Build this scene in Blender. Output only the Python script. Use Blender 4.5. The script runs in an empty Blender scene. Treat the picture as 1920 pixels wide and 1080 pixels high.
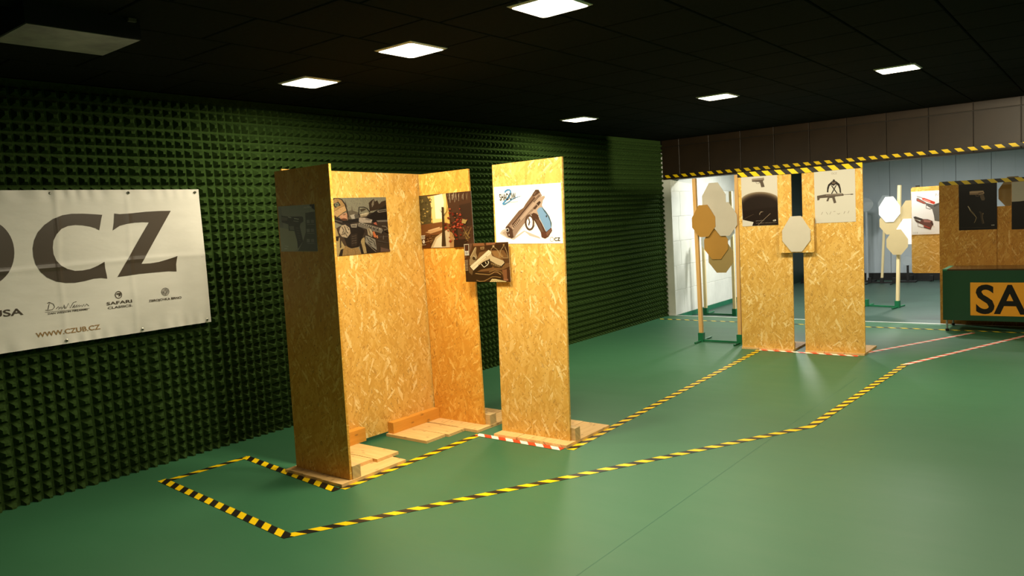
import bpy, math, random
import numpy as np
from mathutils import Matrix, Vector

random.seed(7)
SC = bpy.context.scene
COL = SC.collection

# ------------------------------------------------------------------ camera
# world: x = away from the green foam wall, y = along the hall, z = up, main floor at z = 0
EYE = Vector((0.0, 0.0, 1.6845))
YAW, PITCH, ROLL, FOC = -0.6710, -0.0879, -0.0606, 1421.79
cy, sy, cp, sp = math.cos(YAW), math.sin(YAW), math.cos(PITCH), math.sin(PITCH)
fwd = Vector((sy * cp, cy * cp, sp))
rgt = Vector((cy, -sy, 0))
upv = rgt.cross(fwd)
cr, sr = math.cos(ROLL), math.sin(ROLL)
r2, u2 = cr * rgt + sr * upv, -sr * rgt + cr * upv
cam = bpy.data.cameras.new('camera')
cam.sensor_width = 36.0
cam.lens = FOC / 1920 * 36.0
cam.clip_start, cam.clip_end = 0.05, 100
camo = bpy.data.objects.new('camera', cam)
COL.objects.link(camo)
camo.matrix_world = Matrix(((r2.x, u2.x, -fwd.x, EYE.x), (r2.y, u2.y, -fwd.y, EYE.y),
                            (r2.z, u2.z, -fwd.z, EYE.z), (0, 0, 0, 1)))
SC.camera = camo

# ------------------------------------------------------------------ light and exposure
SC.view_settings.view_transform = 'Standard'
SC.view_settings.look = 'None'
SC.view_settings.gamma = 1
SC.view_settings.use_curve_mapping = False
SC.view_settings.exposure = 0.0
SC.cycles.use_denoising = True
SC.cycles.max_bounces = 8
w = bpy.data.worlds.new('world'); SC.world = w; w.use_nodes = True
w.node_tree.nodes['Background'].inputs[0].default_value = (0, 0, 0, 1)   # a closed room under the ground
LAMP_W = 58.0          # watts of each ceiling panel of the hall
SPREAD = 176           # beam of the micro-prismatic panels, degrees
LAMP = 6.0             # brightness of their diffusers
LAMP_COL = (1.0, 0.89, 0.64)
LAMP_FAR_W = 85.0      # panels of the area beyond the bulkhead
LAMP_FAR_COL = (1.0, 0.98, 0.93)
CEIL = 2.8165
FLOOD_W, FLOOD_BEAM = 1450, 62   # floodlight on the bulkhead
FLOOD_AT, FLOOD_TO = (.7, 6.4, 2.62), (-2.45, 11.2, 2.52)
LOW = -0.072           # floor beyond the step
YB = 11.2              # step and bulkhead

# ------------------------------------------------------------------ colours and materials
def lin(h):
    h = h.lstrip('#')
    out = []
    for i in (0, 2, 4):
        c = int(h[i:i + 2], 16) / 255
        out.append(c / 12.92 if c <= 0.04045 else ((c + 0.055) / 1.055) ** 2.4)
    return tuple(out) + (1.0,)

class NT:
    def __init__(s, name):
        s.m = bpy.data.materials.new(name); s.m.use_nodes = True
        s.t = s.m.node_tree; s.n = s.t.nodes; s.b = s.n['Principled BSDF']
    def new(s, kind, **kw):
        n = s.n.new(kind)
        for k, v in kw.items():
            if k.startswith('i_'):
                n.inputs[int(k[2:]) if k[2:].isdigit() else k[2:].replace('_', ' ')].default_value = v
            else: setattr(n, k, v)
        return n
    def link(s, a, b): s.t.links.new(a, b)
    def math(s, op, a, b=None, c=None):
        n = s.n.new('ShaderNodeMath'); n.operation = op
        for i, v in enumerate((a, b, c)):
            if v is None: continue
            if isinstance(v, (int, float)): n.inputs[i].default_value = v
            else: s.link(v, n.inputs[i])
        return n.outputs[0]
    def mix(s, f, a, b, blend='MIX'):
        n = s.n.new('ShaderNodeMix'); n.data_type = 'RGBA'; n.blend_type = blend
        for i, v in ((0, f), (6, a), (7, b)):
            if isinstance(v, (int, float)): n.inputs[i].default_value = v
            elif isinstance(v, tuple): n.inputs[i].default_value = v
            else: s.link(v, n.inputs[i])
        return n.outputs[2]
    def ramp(s, f, stops):
        n = s.n.new('ShaderNodeValToRGB'); e = n.color_ramp.elements
        e[0].position, e[0].color = stops[0]; e[1].position, e[1].color = stops[-1]
        for p, c in stops[1:-1]:
            x = e.new(p); x.color = c
        s.link(f, n.inputs[0]); return n.outputs[0]
    def coord(s, kind='UV'):
        return s.n.new('ShaderNodeTexCoord').outputs[kind]
    def mapping(s, v, scale=(1, 1, 1), rot=(0, 0, 0), loc=(0, 0, 0)):
        n = s.n.new('ShaderNodeMapping'); s.link(v, n.inputs[0])
        n.inputs['Scale'].default_value = scale; n.inputs['Rotation'].default_value = rot
        n.inputs['Location'].default_value = loc
        return n.outputs[0]
    def noise(s, v, scale, detail=3, rough=.5):
        n = s.n.new('ShaderNodeTexNoise'); s.link(v, n.inputs['Vector'])
        n.inputs['Scale'].default_value = scale; n.inputs['Detail'].default_value = detail
        n.inputs['Roughness'].default_value = rough
        return n.outputs['Fac']
    def bump(s, h, strength, dist=.01):
        n = s.n.new('ShaderNodeBump'); n.inputs['Strength'].default_value = strength
        n.inputs['Distance'].default_value = dist
        s.link(h, n.inputs['Height']); s.link(n.outputs[0], s.b.inputs['Normal'])
    def col(s, c):
        if isinstance(c, tuple): s.b.inputs['Base Color'].default_value = c
        else: s.link(c, s.b.inputs['Base Color'])
    def rough(s, v):
        if isinstance(v, float): s.b.inputs['Roughness'].default_value = v
        else: s.link(v, s.b.inputs['Roughness'])

def plain(name, c, rough=.6, metal=0.0, var=.12, scale=6, spec=None, coord='Object'):
    t = NT(name)
    c = lin(c) if isinstance(c, str) else c
    d = tuple(x * (1 - var) for x in c[:3]) + (1,)
    l = tuple(min(1, x * (1 + var)) for x in c[:3]) + (1,)
    f = t.noise(t.coord(coord), scale, 4, .6)
    t.col(t.ramp(f, [(.3, d), (.7, l)]))
    t.rough(rough); t.b.inputs['Metallic'].default_value = metal
    if spec is not None: t.b.inputs['Specular IOR Level'].default_value = spec
    return t.m

def osb(name, pal, rot0=0.0):
    t = NT(name)
    uv = t.coord('UV')
    warp = t.n.new('ShaderNodeTexNoise'); t.link(uv, warp.inputs['Vector']); warp.inputs['Scale'].default_value = 5
    wv = t.n.new('ShaderNodeVectorMath'); wv.operation = 'MULTIPLY_ADD'
    t.link(warp.outputs['Color'], wv.inputs[0]); wv.inputs[1].default_value = (.012, .012, 0)
    t.link(uv, wv.inputs[2]); uvw = wv.outputs[0]
    col = None; acc = None
    for i, (ang, sx, sy_, off) in enumerate([(96, 6, 36, 0), (70, 7.5, 44, 3.1), (118, 7, 40, 7.7), (145, 12, 62, 11.3), (40, 10, 54, 17.9), (100, 26, 110, 23.5), (55, 22, 95, 31.1)]):
        m1 = t.mapping(uvw, rot=(0, 0, math.radians(ang + rot0)), loc=(off, off * .7, 0))
        m2 = t.mapping(m1, scale=(sx, sy_, 1))
        v = t.n.new('ShaderNodeTexVoronoi'); v.voronoi_dimensions = '2D'; v.inputs['Scale'].default_value = 1
        v.inputs['Randomness'].default_value = .95
        t.link(m2, v.inputs['Vector'])
        sep = t.n.new('ShaderNodeSeparateColor'); t.link(v.outputs['Color'], sep.inputs[0])
        # height per flake, lower towards its rim, decides which flake lies on top
        h = t.math('SUBTRACT', sep.outputs[0], t.math('MULTIPLY', v.outputs['Distance'], .35))
        tone = t.math('ADD', t.math('MULTIPLY_ADD', sep.outputs[1], .80, .02), t.math('MULTIPLY', t.noise(t.mapping(m2, scale=(.6, 3.5, 1)), 2.2, 4, .65), .36))
        if acc is None: acc, col = h, tone
        else:
            g = t.math('GREATER_THAN', h, acc)
            mx = t.n.new('ShaderNodeMix'); mx.data_type = 'FLOAT'
            t.link(g, mx.inputs[0]); t.link(col, mx.inputs[2]); t.link(tone, mx.inputs[3]); col = mx.outputs[0]
            acc = t.math('MAXIMUM', h, acc)
    c = t.ramp(col, [(.06, pal[0]), (.22, pal[1]), (.55, pal[2]), (.9, pal[3]), (1.0, pal[4])])
    # gaps between flakes and dark bark specks
    c = t.mix(t.math('MULTIPLY', t.math('LESS_THAN', acc, .44), .35), c, pal[5])
    sv = t.n.new('ShaderNodeTexVoronoi'); sv.voronoi_dimensions = '2D'; sv.inputs['Scale'].default_value = 1
    t.link(t.mapping(t.mapping(uvw, rot=(0, 0, .5)), scale=(150, 60, 1)), sv.inputs['Vector'])
    s2 = t.n.new('ShaderNodeSeparateColor'); t.link(sv.outputs['Color'], s2.inputs[0])
    spk = t.math('MULTIPLY', t.math('GREATER_THAN', s2.outputs[2], 0.975), t.math('LESS_THAN', sv.outputs['Distance'], .34))
    c = t.mix(t.math('MULTIPLY', spk, .8), c, pal[5])
    t.col(c); t.rough(.55); t.b.inputs['Specular IOR Level'].default_value = .3
    t.bump(acc, .25, .002)
    return t.m

def wood(name, a, b, knots=True, rough=.6):
    t = NT(name)
    uv = t.coord('UV')
    m = t.mapping(uv, scale=(3, 42, 1))
    f = t.noise(m, 1.2, 5, .65)
    c = t.ramp(f, [(.25, lin(a)), (.75, lin(b))])
    if knots:
        v = t.n.new('ShaderNodeTexVoronoi'); v.voronoi_dimensions = '2D'; v.inputs['Scale'].default_value = 1
        t.link(t.mapping(uv, scale=(4.2, 11, 1)), v.inputs['Vector'])
        k = t.ramp(v.outputs['Distance'], [(.04, (.55, .55, .55, 1)), (.1, (0, 0, 0, 1))])
        c = t.mix(k, c, lin('#6b4522'))
    t.col(c); t.rough(rough); t.bump(f, .15, .002)
    return t.m

def stripes(name, a, b, period=.145, rough=.4):
    t = NT(name)
    sep = t.n.new('ShaderNodeSeparateXYZ'); t.link(t.coord('UV'), sep.inputs[0])
    # u runs along the tape, v across it (metres); the print is slanted by 45 degrees
    s = t.math('ADD', sep.outputs[0], sep.outputs[1])
    f = t.math('FRACT', t.math('DIVIDE', s, period))
    t.col(t.mix(t.math('GREATER_THAN', f, .5), lin(a), lin(b)))
    t.rough(rough)
    return t.m

def floor_mat():
    t = NT('green_vinyl')
    g = t.coord('Object')
    f = t.noise(g, .55, 3, .55); f2 = t.noise(t.mapping(g, scale=(.5, 3, 1)), 2.2, 4, .6)
    c = t.ramp(f, [(.3, lin('#2d5d3d')), (.7, lin('#346543'))])
    c = t.mix(t.math('MULTIPLY', f2, .25), c, lin('#2f6648'))
    t.col(c)
    t.rough(t.math('ADD', t.math('MULTIPLY', f2, .1), .43))
    t.bump(t.noise(g, 90, 2), .02, .001)
    return t.m

PAL = [lin('#b07f36'), lin('#c89844'), lin('#d2a34d'), lin('#dbb05f'), lin('#ecd092'), lin('#704820')]
M = {}
M['osb'] = osb('oriented_strand_board', PAL)
M['osb_flat'] = osb('oriented_strand_board_across', PAL, 80)
M['osb_orange'] = osb('oriented_strand_board_orange', [lin('#b0761f'), lin('#c88a2e'), lin('#d19638'), lin('#d9a346'), lin('#e6bd68'), lin('#6a3d14')], 12)
M['osb_brown'] = osb('oriented_strand_board_brown', [lin('#96601a'), lin('#b07524'), lin('#ba812e'), lin('#c48f3c'), lin('#d4a860'), lin('#5a3410')], 20)
M['pine'] = wood('pale_pine', '#c79a58', '#e2bd80')
M['pine_grey'] = wood('weathered_pine', '#a98a58', '#d2b27a')
M['pine_orange'] = wood('orange_stained_pine', '#c78526', '#d99a3c')
M['post'] = wood('pine_post', '#cf9b56', '#e3b878', False)
M['post_pale'] = wood('pale_post', '#d8c088', '#ecdcab', False)
M['floor'] = floor_mat()
M['floor_low'] = plain('grey_green_vinyl', '#30493d', .45, var=.1, scale=1.2)
M['seam'] = plain('seam', '#1f5a40', .5)
def foam_mat():
    t = NT('dark_green_foam'); g = t.coord('Object')
    f = t.noise(g, 60, 4, .7)
    t.col(t.ramp(f, [(.3, lin('#243616')), (.7, lin('#33481f'))])); t.rough(1.0)
    t.b.inputs['Specular IOR Level'].default_value = .08
    t.bump(f, .6, .004); return t.m
M['foam'] = foam_mat()
M['tile'] = plain('black_ceiling_tile', '#191a14', .95, var=.2, scale=30, spec=.05)
M['black'] = plain('black', '#15140f', .6)
M['black_metal'] = plain('black_metal', '#1c1c1c', .45, .3)
def panel_mat():
    t = NT('brown_rubber_cladding'); g = t.coord('Object')
    f = t.noise(g, 160, 3, .7); f2 = t.noise(g, 3, 3)
    c = t.ramp(f2, [(.3, lin('#20170d')), (.7, lin('#291e12'))])
    c = t.mix(t.ramp(f, [(.62, (0, 0, 0, 1)), (.72, (.35, .35, .35, 1))]), c, lin('#584a34'))
    t.col(c); t.rough(.45); t.b.inputs['Specular IOR Level'].default_value = .35; t.bump(f, .3, .002); return t.m
M['cladding'] = panel_mat()
M['block'] = plain('pale_aerated_block', '#d9dcd2', .85, var=.06, scale=4)
def far_mat():
    t = NT('grey_wall_panel'); g = t.coord('Object')
    f = t.noise(t.mapping(g, scale=(9, 9, .5)), 1, 4, .65); f2 = t.noise(g, 1.5, 2)
    c = t.ramp(f2, [(.3, lin('#aebac0')), (.7, lin('#b8c2c6'))])
    c = t.mix(t.math('MULTIPLY', t.ramp(f, [(.55, (0, 0, 0, 1)), (.8, (1, 1, 1, 1))]), .45), c, lin('#6f7674'))
    t.col(c); t.rough(.7); return t.m
M['far'] = far_mat()
M['skirting'] = plain('green_skirting', '#1f6a4c', .5)
M['white_strip'] = plain('white_edge_strip', '#dfe3d6', .5)
M['frame'] = plain('lamp_frame', '#cfcfc8', .4, .2)
M['dark_frame'] = plain('dark_unit', '#0d0d0b', .7)
M['unit_pale'] = plain('stained_grey_underside', '#8c8a7c', .35, .3, var=.45, scale=5)
M['vinyl'] = None
M['steel'] = plain('grommet_steel', '#a8a595', .35, .8)
M['dark_hole'] = plain('dark_hole', '#151410', .8)
M['hazard'] = stripes('yellow_black_stripes', '#e6c000', '#1a140e')
M['redwhite'] = stripes('red_white_stripes', '#e8401c', '#f0ead8')
M['green_paint'] = plain('green_paint', '#16663f', .4)
M['table_green'] = plain('dark_green_panel', '#023b1d', .35, var=.05)
M['table_top'] = plain('brown_table_top', '#3f2c1a', .18, var=.1)
M['sign'] = plain('yellow_sign', '#de960e', .45, var=.03)
M['chrome'] = plain('table_leg_metal', '#9a9a90', .3, .7)
M['card_beige'] = plain('beige_card', '#c0b7a6', .75, var=.03)
M['card_brown'] = plain('brown_card', '#a87a2e', .75, var=.03)
M['card_tan'] = plain('tan_card', '#957f4c', .75, var=.03)
M['card_olive'] = plain('olive_card', '#6f6c58', .75, var=.03)
M['card_white'] = plain('white_card', '#f2f2ee', .6, var=.01)
M['card_kraft'] = plain('kraft_card', '#b5a376', .75, var=.03)
M['steel_plate'] = plain('grey_steel_plate', '#a7b0b4', .5, .1, var=.05)
M['plaster'] = plain('dark_plaster', '#2a2b22', .9)
M['door'] = plain('dark_green_door', '#0c2a20', .5)
def emis(name, c, s):
    t = NT(name); t.n.remove(t.b)
    e = t.n.new('ShaderNodeEmission'); e.inputs[0].default_value = c + (1,); e.inputs[1].default_value = s
    t.link(e.outputs[0], t.n['Material Output'].inputs[0]); return t.m
M['glow'] = emis('lit_diffuser', LAMP_COL, LAMP)
M['glow_far'] = emis('lit_diffuser_far', LAMP_FAR_COL, LAMP)
def print_mat(name, rough=.35, grain=0.0):
    t = NT(name)
    a = t.n.new('ShaderNodeAttribute'); a.attribute_name = 'Col'
    if grain:
        f = t.noise(t.coord('Object'), 95, 4, .75)
        c = t.mix(grain, a.outputs['Color'], t.ramp(f, [(.35, (.12, .1, .09, 1)), (.65, (.95, .92, .85, 1))]), 'OVERLAY')
        t.col(c)
    else: t.col(a.outputs['Color'])
    t.rough(rough); t.b.inputs['Specular IOR Level'].default_value = .25
    return t.m
M['print'] = print_mat('poster_ink')
M['print_grain'] = print_mat('poster_ink_photo', .35, .28)
M['banner_ink'] = print_mat('banner_ink', .33)
M['banner_ink'].node_tree.nodes['Principled BSDF'].inputs['Specular IOR Level'].default_value = .6
M['paper'] = plain('poster_paper', '#e9e4d8', .5, var=.01)
def vinyl_mat():
    t = NT('white_banner_vinyl')
    g = t.coord('Object'); f = t.noise(t.mapping(g, scale=(1, 1, 2.2)), 5, 3)
    t.col(t.ramp(f, [(.3, lin('#c8c5bd')), (.7, lin('#cecbc3'))])); t.rough(.42)
    t.bump(f, .12, .02); return t.m
M['vinyl'] = vinyl_mat()

# ------------------------------------------------------------------ mesh helpers
class MB:
    def __init__(s): s.v, s.f, s.uv, s.mi = [], [], [], []
    def face(s, pts, uvs=None, mi=0):
        i = len(s.v); s.v += [tuple(p) for p in pts]
        s.f.append(tuple(range(i, i + len(pts)))); s.mi.append(mi)
        s.uv.append(uvs or [(0, 0)] * len(pts))
    def box(s, a, b, mat=None, off=None, mi=0, grain='x', bev=0.0):
        """axis aligned box a..b (optionally through a matrix); uv in metres, u along the grain"""
        x0, y0, z0 = a; x1, y1, z1 = b
        ou, ov = off or (random.uniform(0, 20), random.uniform(0, 20))
        P = [Vector(p) for p in ((x0, y0, z0), (x1, y0, z0), (x1, y1, z0), (x0, y1, z0), (x0, y0, z1), (x1, y0, z1), (x1, y1, z1), (x0, y1, z1))]
        for q, n in (((0, 1, 5, 4), 1), ((2, 3, 7, 6), 1), ((1, 2, 6, 5), 0), ((3, 0, 4, 7), 0), ((4, 5, 6, 7), 2), ((3, 2, 1, 0), 2)):
            uv = []
            for k in q:
                p = P[k]
                g = {'x': (p.x, p.y + p.z), 'y': (p.y, p.x + p.z), 'z': (p.z, p.x + p.y)}[grain]
                if grain == 'p': g = g
                uv.append((g[0] + ou, g[1] + ov))
            s.face([(mat @ P[k]) if mat else P[k] for k in q], uv, mi)
        return s
    def board(s, w, h, t, shear=0.0, rc=0.0, y0=0.0):
        """upright sheet, front face on y = y0 looking to -y, x from 0 to w, z from 0 to h, uv planar in metres"""
        ou, ov = random.uniform(0, 20), random.uniform(0, 20)
        pts = [(0, 0), (w, 0), (w, h), (0, h)]
        if rc:
            pts = [(rc, 0), (w - rc, 0), (w, rc), (w, h - rc), (w - rc, h), (rc, h), (0, h - rc), (0, rc)]
        F = [(x + shear * z, y0, z) for x, z in pts]; B = [(x, y0 + t, z) for x, y, z in F]
        s.face(F, [(p[0] + ou, p[2] + ov) for p in F])
        s.face(B[::-1], [(p[0] + ou, p[2] + ov) for p in B[::-1]])
        n = len(pts)
        for i in range(n):
            j = (i + 1) % n
            q = [F[j], F[i], B[i], B[j]]
            s.face(q, [(p[0] * 3 + p[1] + ou, p[2] * 3 + p[1] + ov) for p in q])
        return s
    def tube(s, a, b, r, n=10, r2=None):
        a, b = Vector(a), Vector(b); d = (b - a).normalized(); r2 = r if r2 is None else r2
        p = d.orthogonal().normalized(); q = d.cross(p)
        A = [a + r * (math.cos(t) * p + math.sin(t) * q) for t in [2 * math.pi * i / n for i in range(n)]]
        B = [b + r2 * (math.cos(t) * p + math.sin(t) * q) for t in [2 * math.pi * i / n for i in range(n)]]
        L = (b - a).length
        for i in range(n):
            j = (i + 1) % n
            s.face([A[i], A[j], B[j], B[i]], [(0, i / n * .1), (0, (i + 1) / n * .1), (L, (i + 1) / n * .1), (L, i / n * .1)])
        s.face(A[::-1]); s.face(B)
        return s
    def prism(s, pts, t):
        """outline (x, z) extruded in +y by t, front at y = 0"""
        F = [(x, 0, z) for x, z in pts]; B = [(x, t, z) for x, z in pts]
        s.face(F, [(p[0], p[2]) for p in F]); s.face(B[::-1], [(p[0], p[2]) for p in B[::-1]])
        n = len(pts)
        for i in range(n):
            j = (i + 1) % n
            s.face([F[j], F[i], B[i], B[j]])
        return s
    def mesh(s, name, mats):
        me = bpy.data.meshes.new(name); me.from_pydata(s.v, [], s.f)
        for m in (mats if isinstance(mats, (list, tuple)) else [mats]): me.materials.append(m)
        u = me.uv_layers.new(name='UVMap'); k = 0
        flat = [c for f in s.uv for uv in f for c in uv]
        u.data.foreach_set('uv', flat)
        me.polygons.foreach_set('material_index', s.mi)
        import bmesh
        bm = bmesh.new(); bm.from_mesh(me)
        bmesh.ops.remove_doubles(bm, verts=bm.verts, dist=1e-5)
        bmesh.ops.recalc_face_normals(bm, faces=bm.faces)
        bm.to_mesh(me); bm.free()
        return me
    def build(s, name, mats, parent=None, loc=(0, 0, 0), rotz=0.0):
        o = bpy.data.objects.new(name, s.mesh(name, mats)); COL.objects.link(o)
        o.location = loc; o.rotation_euler = (0, 0, rotz)
        if parent: o.parent = parent
        return o

def tag(o, label, cat, group=None):
    o['label'] = label; o['category'] = cat
    if group: o['group'] = group
    return o
def thing(name, label, cat, loc=(0, 0, 0), rotz=0.0, group=None):
    o = bpy.data.objects.new(name, None); COL.objects.link(o); o.empty_display_size = .1
    o.location = loc; o.rotation_euler = (0, 0, rotz)
    return tag(o, label, cat, group)
def struct(o):
    o['kind'] = 'structure'; return o
def inst(me, name, parent, loc, rotz=0.0):
    o = bpy.data.objects.new(name, me); COL.objects.link(o); o.location = loc; o.rotation_euler = (0, 0, rotz)
    o.parent = parent; return o

# ------------------------------------------------------------------ the room
XL, XR, YR = -5.695, 3.0, -2.5     # foam backing, right wall, rear wall
fl = struct(MB().box((XL - .1, YR - .1, -.25), (XR + .1, YB, 0)).build('floor', M['floor']))
sm = MB(); a, b = Vector((-2.0, 1.0, 0)), Vector((-1.89, 7.6, 0))
d = (b - a).normalized(); n = Vector((-d.y, d.x, 0)) * .0022
sm.face([a - n + Vector((0, 0, .0006)), b - n + Vector((0, 0, .0006)), b + n + Vector((0, 0, .0006)), a + n + Vector((0, 0, .0006))])
sm.build('floor_seam', M['seam'], fl)
lowf = struct(MB().box((-5.8, YB + .002, -.3), (XR + .1, 18.2, LOW)).build('floor', M['floor_low']))
struct(MB().box((XL, YB - .028, .0004), (XR, YB + .004, .004)).build('trim_1', M['white_strip']))

# ceiling: black tiles with recessed joints
ce = struct(MB().box((XL - .1, YR - .1, CEIL + .02), (XR + .1, YB, CEIL + .15)).build('ceiling', M['black']))
def tile_mesh(w, h):
    m = MB(); b = .006
    m.face([(b, b, 0), (b, h - b, 0), (w - b, h - b, 0), (w - b, b, 0)])
    o = [(0, 0, b), (w, 0, b), (w, h, b), (0, h, b)]; i = [(b, b, 0), (w - b, b, 0), (w - b, h - b, 0), (b, h - b, 0)]
    for k in range(4):
        j = (k + 1) % 4
        m.face([o[k], o[j], i[j], i[k]])
        m.face([o[j], o[k], o[k][:2] + (.02,), o[j][:2] + (.02,)])
    return m.mesh('ceiling_tile', M['tile'])
TX, TY, G = .54, .58, .008
tm = tile_mesh(TX - G, TY - G)
cut = {}
for i in range(13):
    x = -2.10 + (i - 6.6) * TX
    x = -5.69 + .025 + i * TX
    off = [.1, .46, .3, .12, .23, .35, .05, .41, .27, .5, .16, .38, .2][i]
    y = -.6 + off
    while y < YB - .02:
        h = min(TY, YB - .005 - y)
        if h > .05:
            if h > TY - .001: me = tm
            else: me = cut.setdefault(round(h, 3), tile_mesh(TX - G, h - G))
            inst(me, 'ceiling_tile', ce, (x, y, CEIL))
        y += TY
struct(MB().box((-5.8, YB + .3, 2.62), (XR + .1, 18.2, 2.75)).build('ceiling', M['far']))

# foam wall: square mats of truncated pyramids
wl = struct(MB().box((XL - .15, YR - .1, 0), (XL, YB, CEIL)).build('wall_left', M['foam']))
T = .516; D = .056
def foam_mesh(ny, nz_top):
    """mat lying on x = 0, spikes to +x; a tile has half spikes at its rims and six whole ones between"""
    e = [0, .046] + [.046 + .0707 * k for k in range(1, 7)] + [.5155]
    m = MB()
    m.face([(0, 0, 0), (0, T - .001, 0), (0, T - .001, nz_top), (0, 0, nz_top)])
    b0 = .012
    m.face([(b0, 0, 0), (b0, T - .001, 0), (b0, T - .001, nz_top), (b0, 0, nz_top)])
    for q in (((0, 0, 0), (0, T, 0), (b0, T, 0), (b0, 0, 0)), ((0, 0, nz_top), (0, T, nz_top), (b0, T, nz_top), (b0, 0, nz_top)),
              ((0, 0, 0), (b0, 0, 0), (b0, 0, nz_top), (0, 0, nz_top)), ((0, T, 0), (b0, T, 0), (b0, T, nz_top), (0, T, nz_top))):
        m.face(q)
    def prof(k):
        lo, hi = e[k], e[k + 1]; g = .0075
        c = .26
        if k == 0: return (lo, hi - g, lo, lo + (hi - lo) * c)
        if k == 7: return (lo + g, hi, hi - (hi - lo) * c, hi)
        L = hi - lo; return (lo + g, hi - g, lo + L * (.5 - c / 2), hi - L * (.5 - c / 2))
    for i in range(8):
        ya, yb, yc, yd = prof(i)
        for j in range(8):
            za, zb, zc, zd = prof(j)
            if zb > nz_top + .001: continue
            A = [(b0, ya, za), (b0, yb, za), (b0, yb, zb), (b0, ya, zb)]
            Tp = [(D, yc, zc), (D, yd, zc), (D, yd, zd), (D, yc, zd)]
            for P, Q in ((A, Tp),):
                for q in range(4):
                    r = (q + 1) % 4
                    m.face([P[q], P[r], Q[r], Q[q]])
            m.face(Tp)
    return m.mesh('foam_mat', M['foam'])
fm = foam_mesh(8, T - .001)
ftop = foam_mesh(8, CEIL - 5 * T - .002)
y = YB - T - .004
y0 = 3.219 + .046 - 8 * T
k = 0
while True:
    y = y0 + k * T
    if y + T > YB + .25: break
    for j in range(6):
        if y + T <= YB + .002: inst(fm if j < 5 else ftop, 'foam_mat', wl, (XL, y, j * T + .0005))
    k += 1
yend = y
# last mats are trimmed at the corner
def foam_cut(w, h):
    src = foam_mesh(8, h)
    import bmesh
    bm = bmesh.new(); bm.from_mesh(src)
    bmesh.ops.bisect_plane(bm, geom=bm.verts[:] + bm.edges[:] + bm.faces[:], plane_co=(0, w, 0), plane_no=(0, 1, 0), clear_outer=True)
    bm.to_mesh(src); bm.free(); return src
yl = y0 + (k) * T
while yl + T > YB + .002: yl -= T
yl += T
if YB - yl > .02:
    c1, c2 = foam_cut(YB - yl, T - .001), foam_cut(YB - yl, CEIL - 5 * T - .002)
    for j in range(6): inst(c1 if j < 5 else c2, 'foam_mat', wl, (XL, yl, j * T + .0005))

struct(MB().box((XR, YR, 0), (XR + .15, 18.2, CEIL)).build('wall_right', M['plaster']))
struct(MB().box((XL, YR - .15, 0), (XR, YR, CEIL)).build('wall_rear', M['plaster']))

# bulkhead clad in brown panels
ZT = 2.265
bh = struct(MB().box((XL - .1, YB + .012, 2.19), (XR, YB + .3, CEIL + .1)).build('wall_bulkhead', M['black']))
def clad(w, h):
    m = MB(); b = .004
    f = [(b, 0, b), (w - b, 0, b), (w - b, 0, h - b), (b, 0, h - b)]; o = [(0, b, 0), (w, b, 0), (w, b, h), (0, b, h)]
    m.face(f)
    for i in range(4):
        j = (i + 1) % 4
        m.face([f[i], f[j], o[j], o[i]]); m.face([o[i], o[j], (o[j][0], .012, o[j][2]), (o[i][0], .012, o[i][2])])
    return m.mesh('cladding_panel', M['cladding'])
zj = CEIL - .108
pl, pu = clad(.494, zj - .003 - 2.19), clad(.494, CEIL - zj - .003)
pw = .5
for i in range(-1, 16):
    x = -5.363 + i * pw
    if i == -1:
        a1, a2 = clad(.30, zj - .003 - 2.19), clad(.30, CEIL - zj - .003); x += .197
    else: a1, a2 = pl, pu
    inst(a1, 'cladding_panel', bh, (x + .003, YB, 2.19)); inst(a2, 'cladding_panel', bh, (x + .003, YB, zj + .003))

# inner left wall of aerated blocks, its skirting, and the far panel wall
wi = struct(MB().box((-5.75, YB + .002, LOW), (-5.536, 18.1, 2.62)).build('wall_left', M['block']))
def block(L, h):
    m = MB(); b = .004
    f = [(0, b, b), (0, L - b, b), (0, L - b, h - b), (0, b, h - b)]; o = [(-b, 0, 0), (-b, L, 0), (-b, L, h), (-b, 0, h)]
    m.face(f)
    for i in range(4):
        j = (i + 1) % 4
        m.face([f[i], f[j], o[j], o[i]])
    return m.mesh('block', M['block'])
bm_ = {}
for j in range(7):
    z0, z1 = j * .4, min(2.61, j * .4 + .4)
    y = YB + .003
    first = [.30, .06, .25, .2, .28, .08, .27][j] + .03
    while y < 18.0:
        L = first if y < YB + .01 else .625
        L = min(L, 18.02 - y)
        if L > .03:
            key = (round(L, 3), round(z1 - z0, 3))
            if key not in bm_: bm_[key] = block(L - .003, z1 - z0 - .003)
            inst(bm_[key], 'block', wi, (-5.53, y, z0 + .0015))
        y += L
struct(MB().box((-5.536, YB + .003, LOW), (-5.518, 17.9, -.001)).build('baseboard_left', M['skirting']))
YF = 17.92
wf = struct(MB().box((-5.536, YF + .012, LOW), (XR, YF + .2, 2.62)).build('wall_far', M['black']))
fp = MB(); b = .004; W_, H_ = .612, 2.62 - LOW
f = [(b, 0, 0), (W_ - b, 0, 0), (W_ - b, 0, H_), (b, 0, H_)]
fp.face(f); fp.face([(0, b, 0), (b, 0, 0), (b, 0, H_), (0, b, H_)]); fp.face([(W_ - b, 0, 0), (W_, b, 0), (W_, b, H_), (W_ - b, 0, H_)])
fp.face([(0, .012, 0), (0, b, 0), (0, b, H_), (0, .012, H_)]); fp.face([(W_, b, 0), (W_, .012, 0), (W_, .012, H_), (W_, b, H_)])
fpm = fp.mesh('wall_panel', M['far'])
for i in range(14):
    x = -5.53 + .03 + i * .618 + (-.08)
    inst(fpm, 'wall_panel', wf, (x, YF, LOW))
struct(MB().box((-5.518, YF - .09, LOW), (XR, YF - .001, .075)).build('baseboard_far', M['black_metal']))
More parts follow.
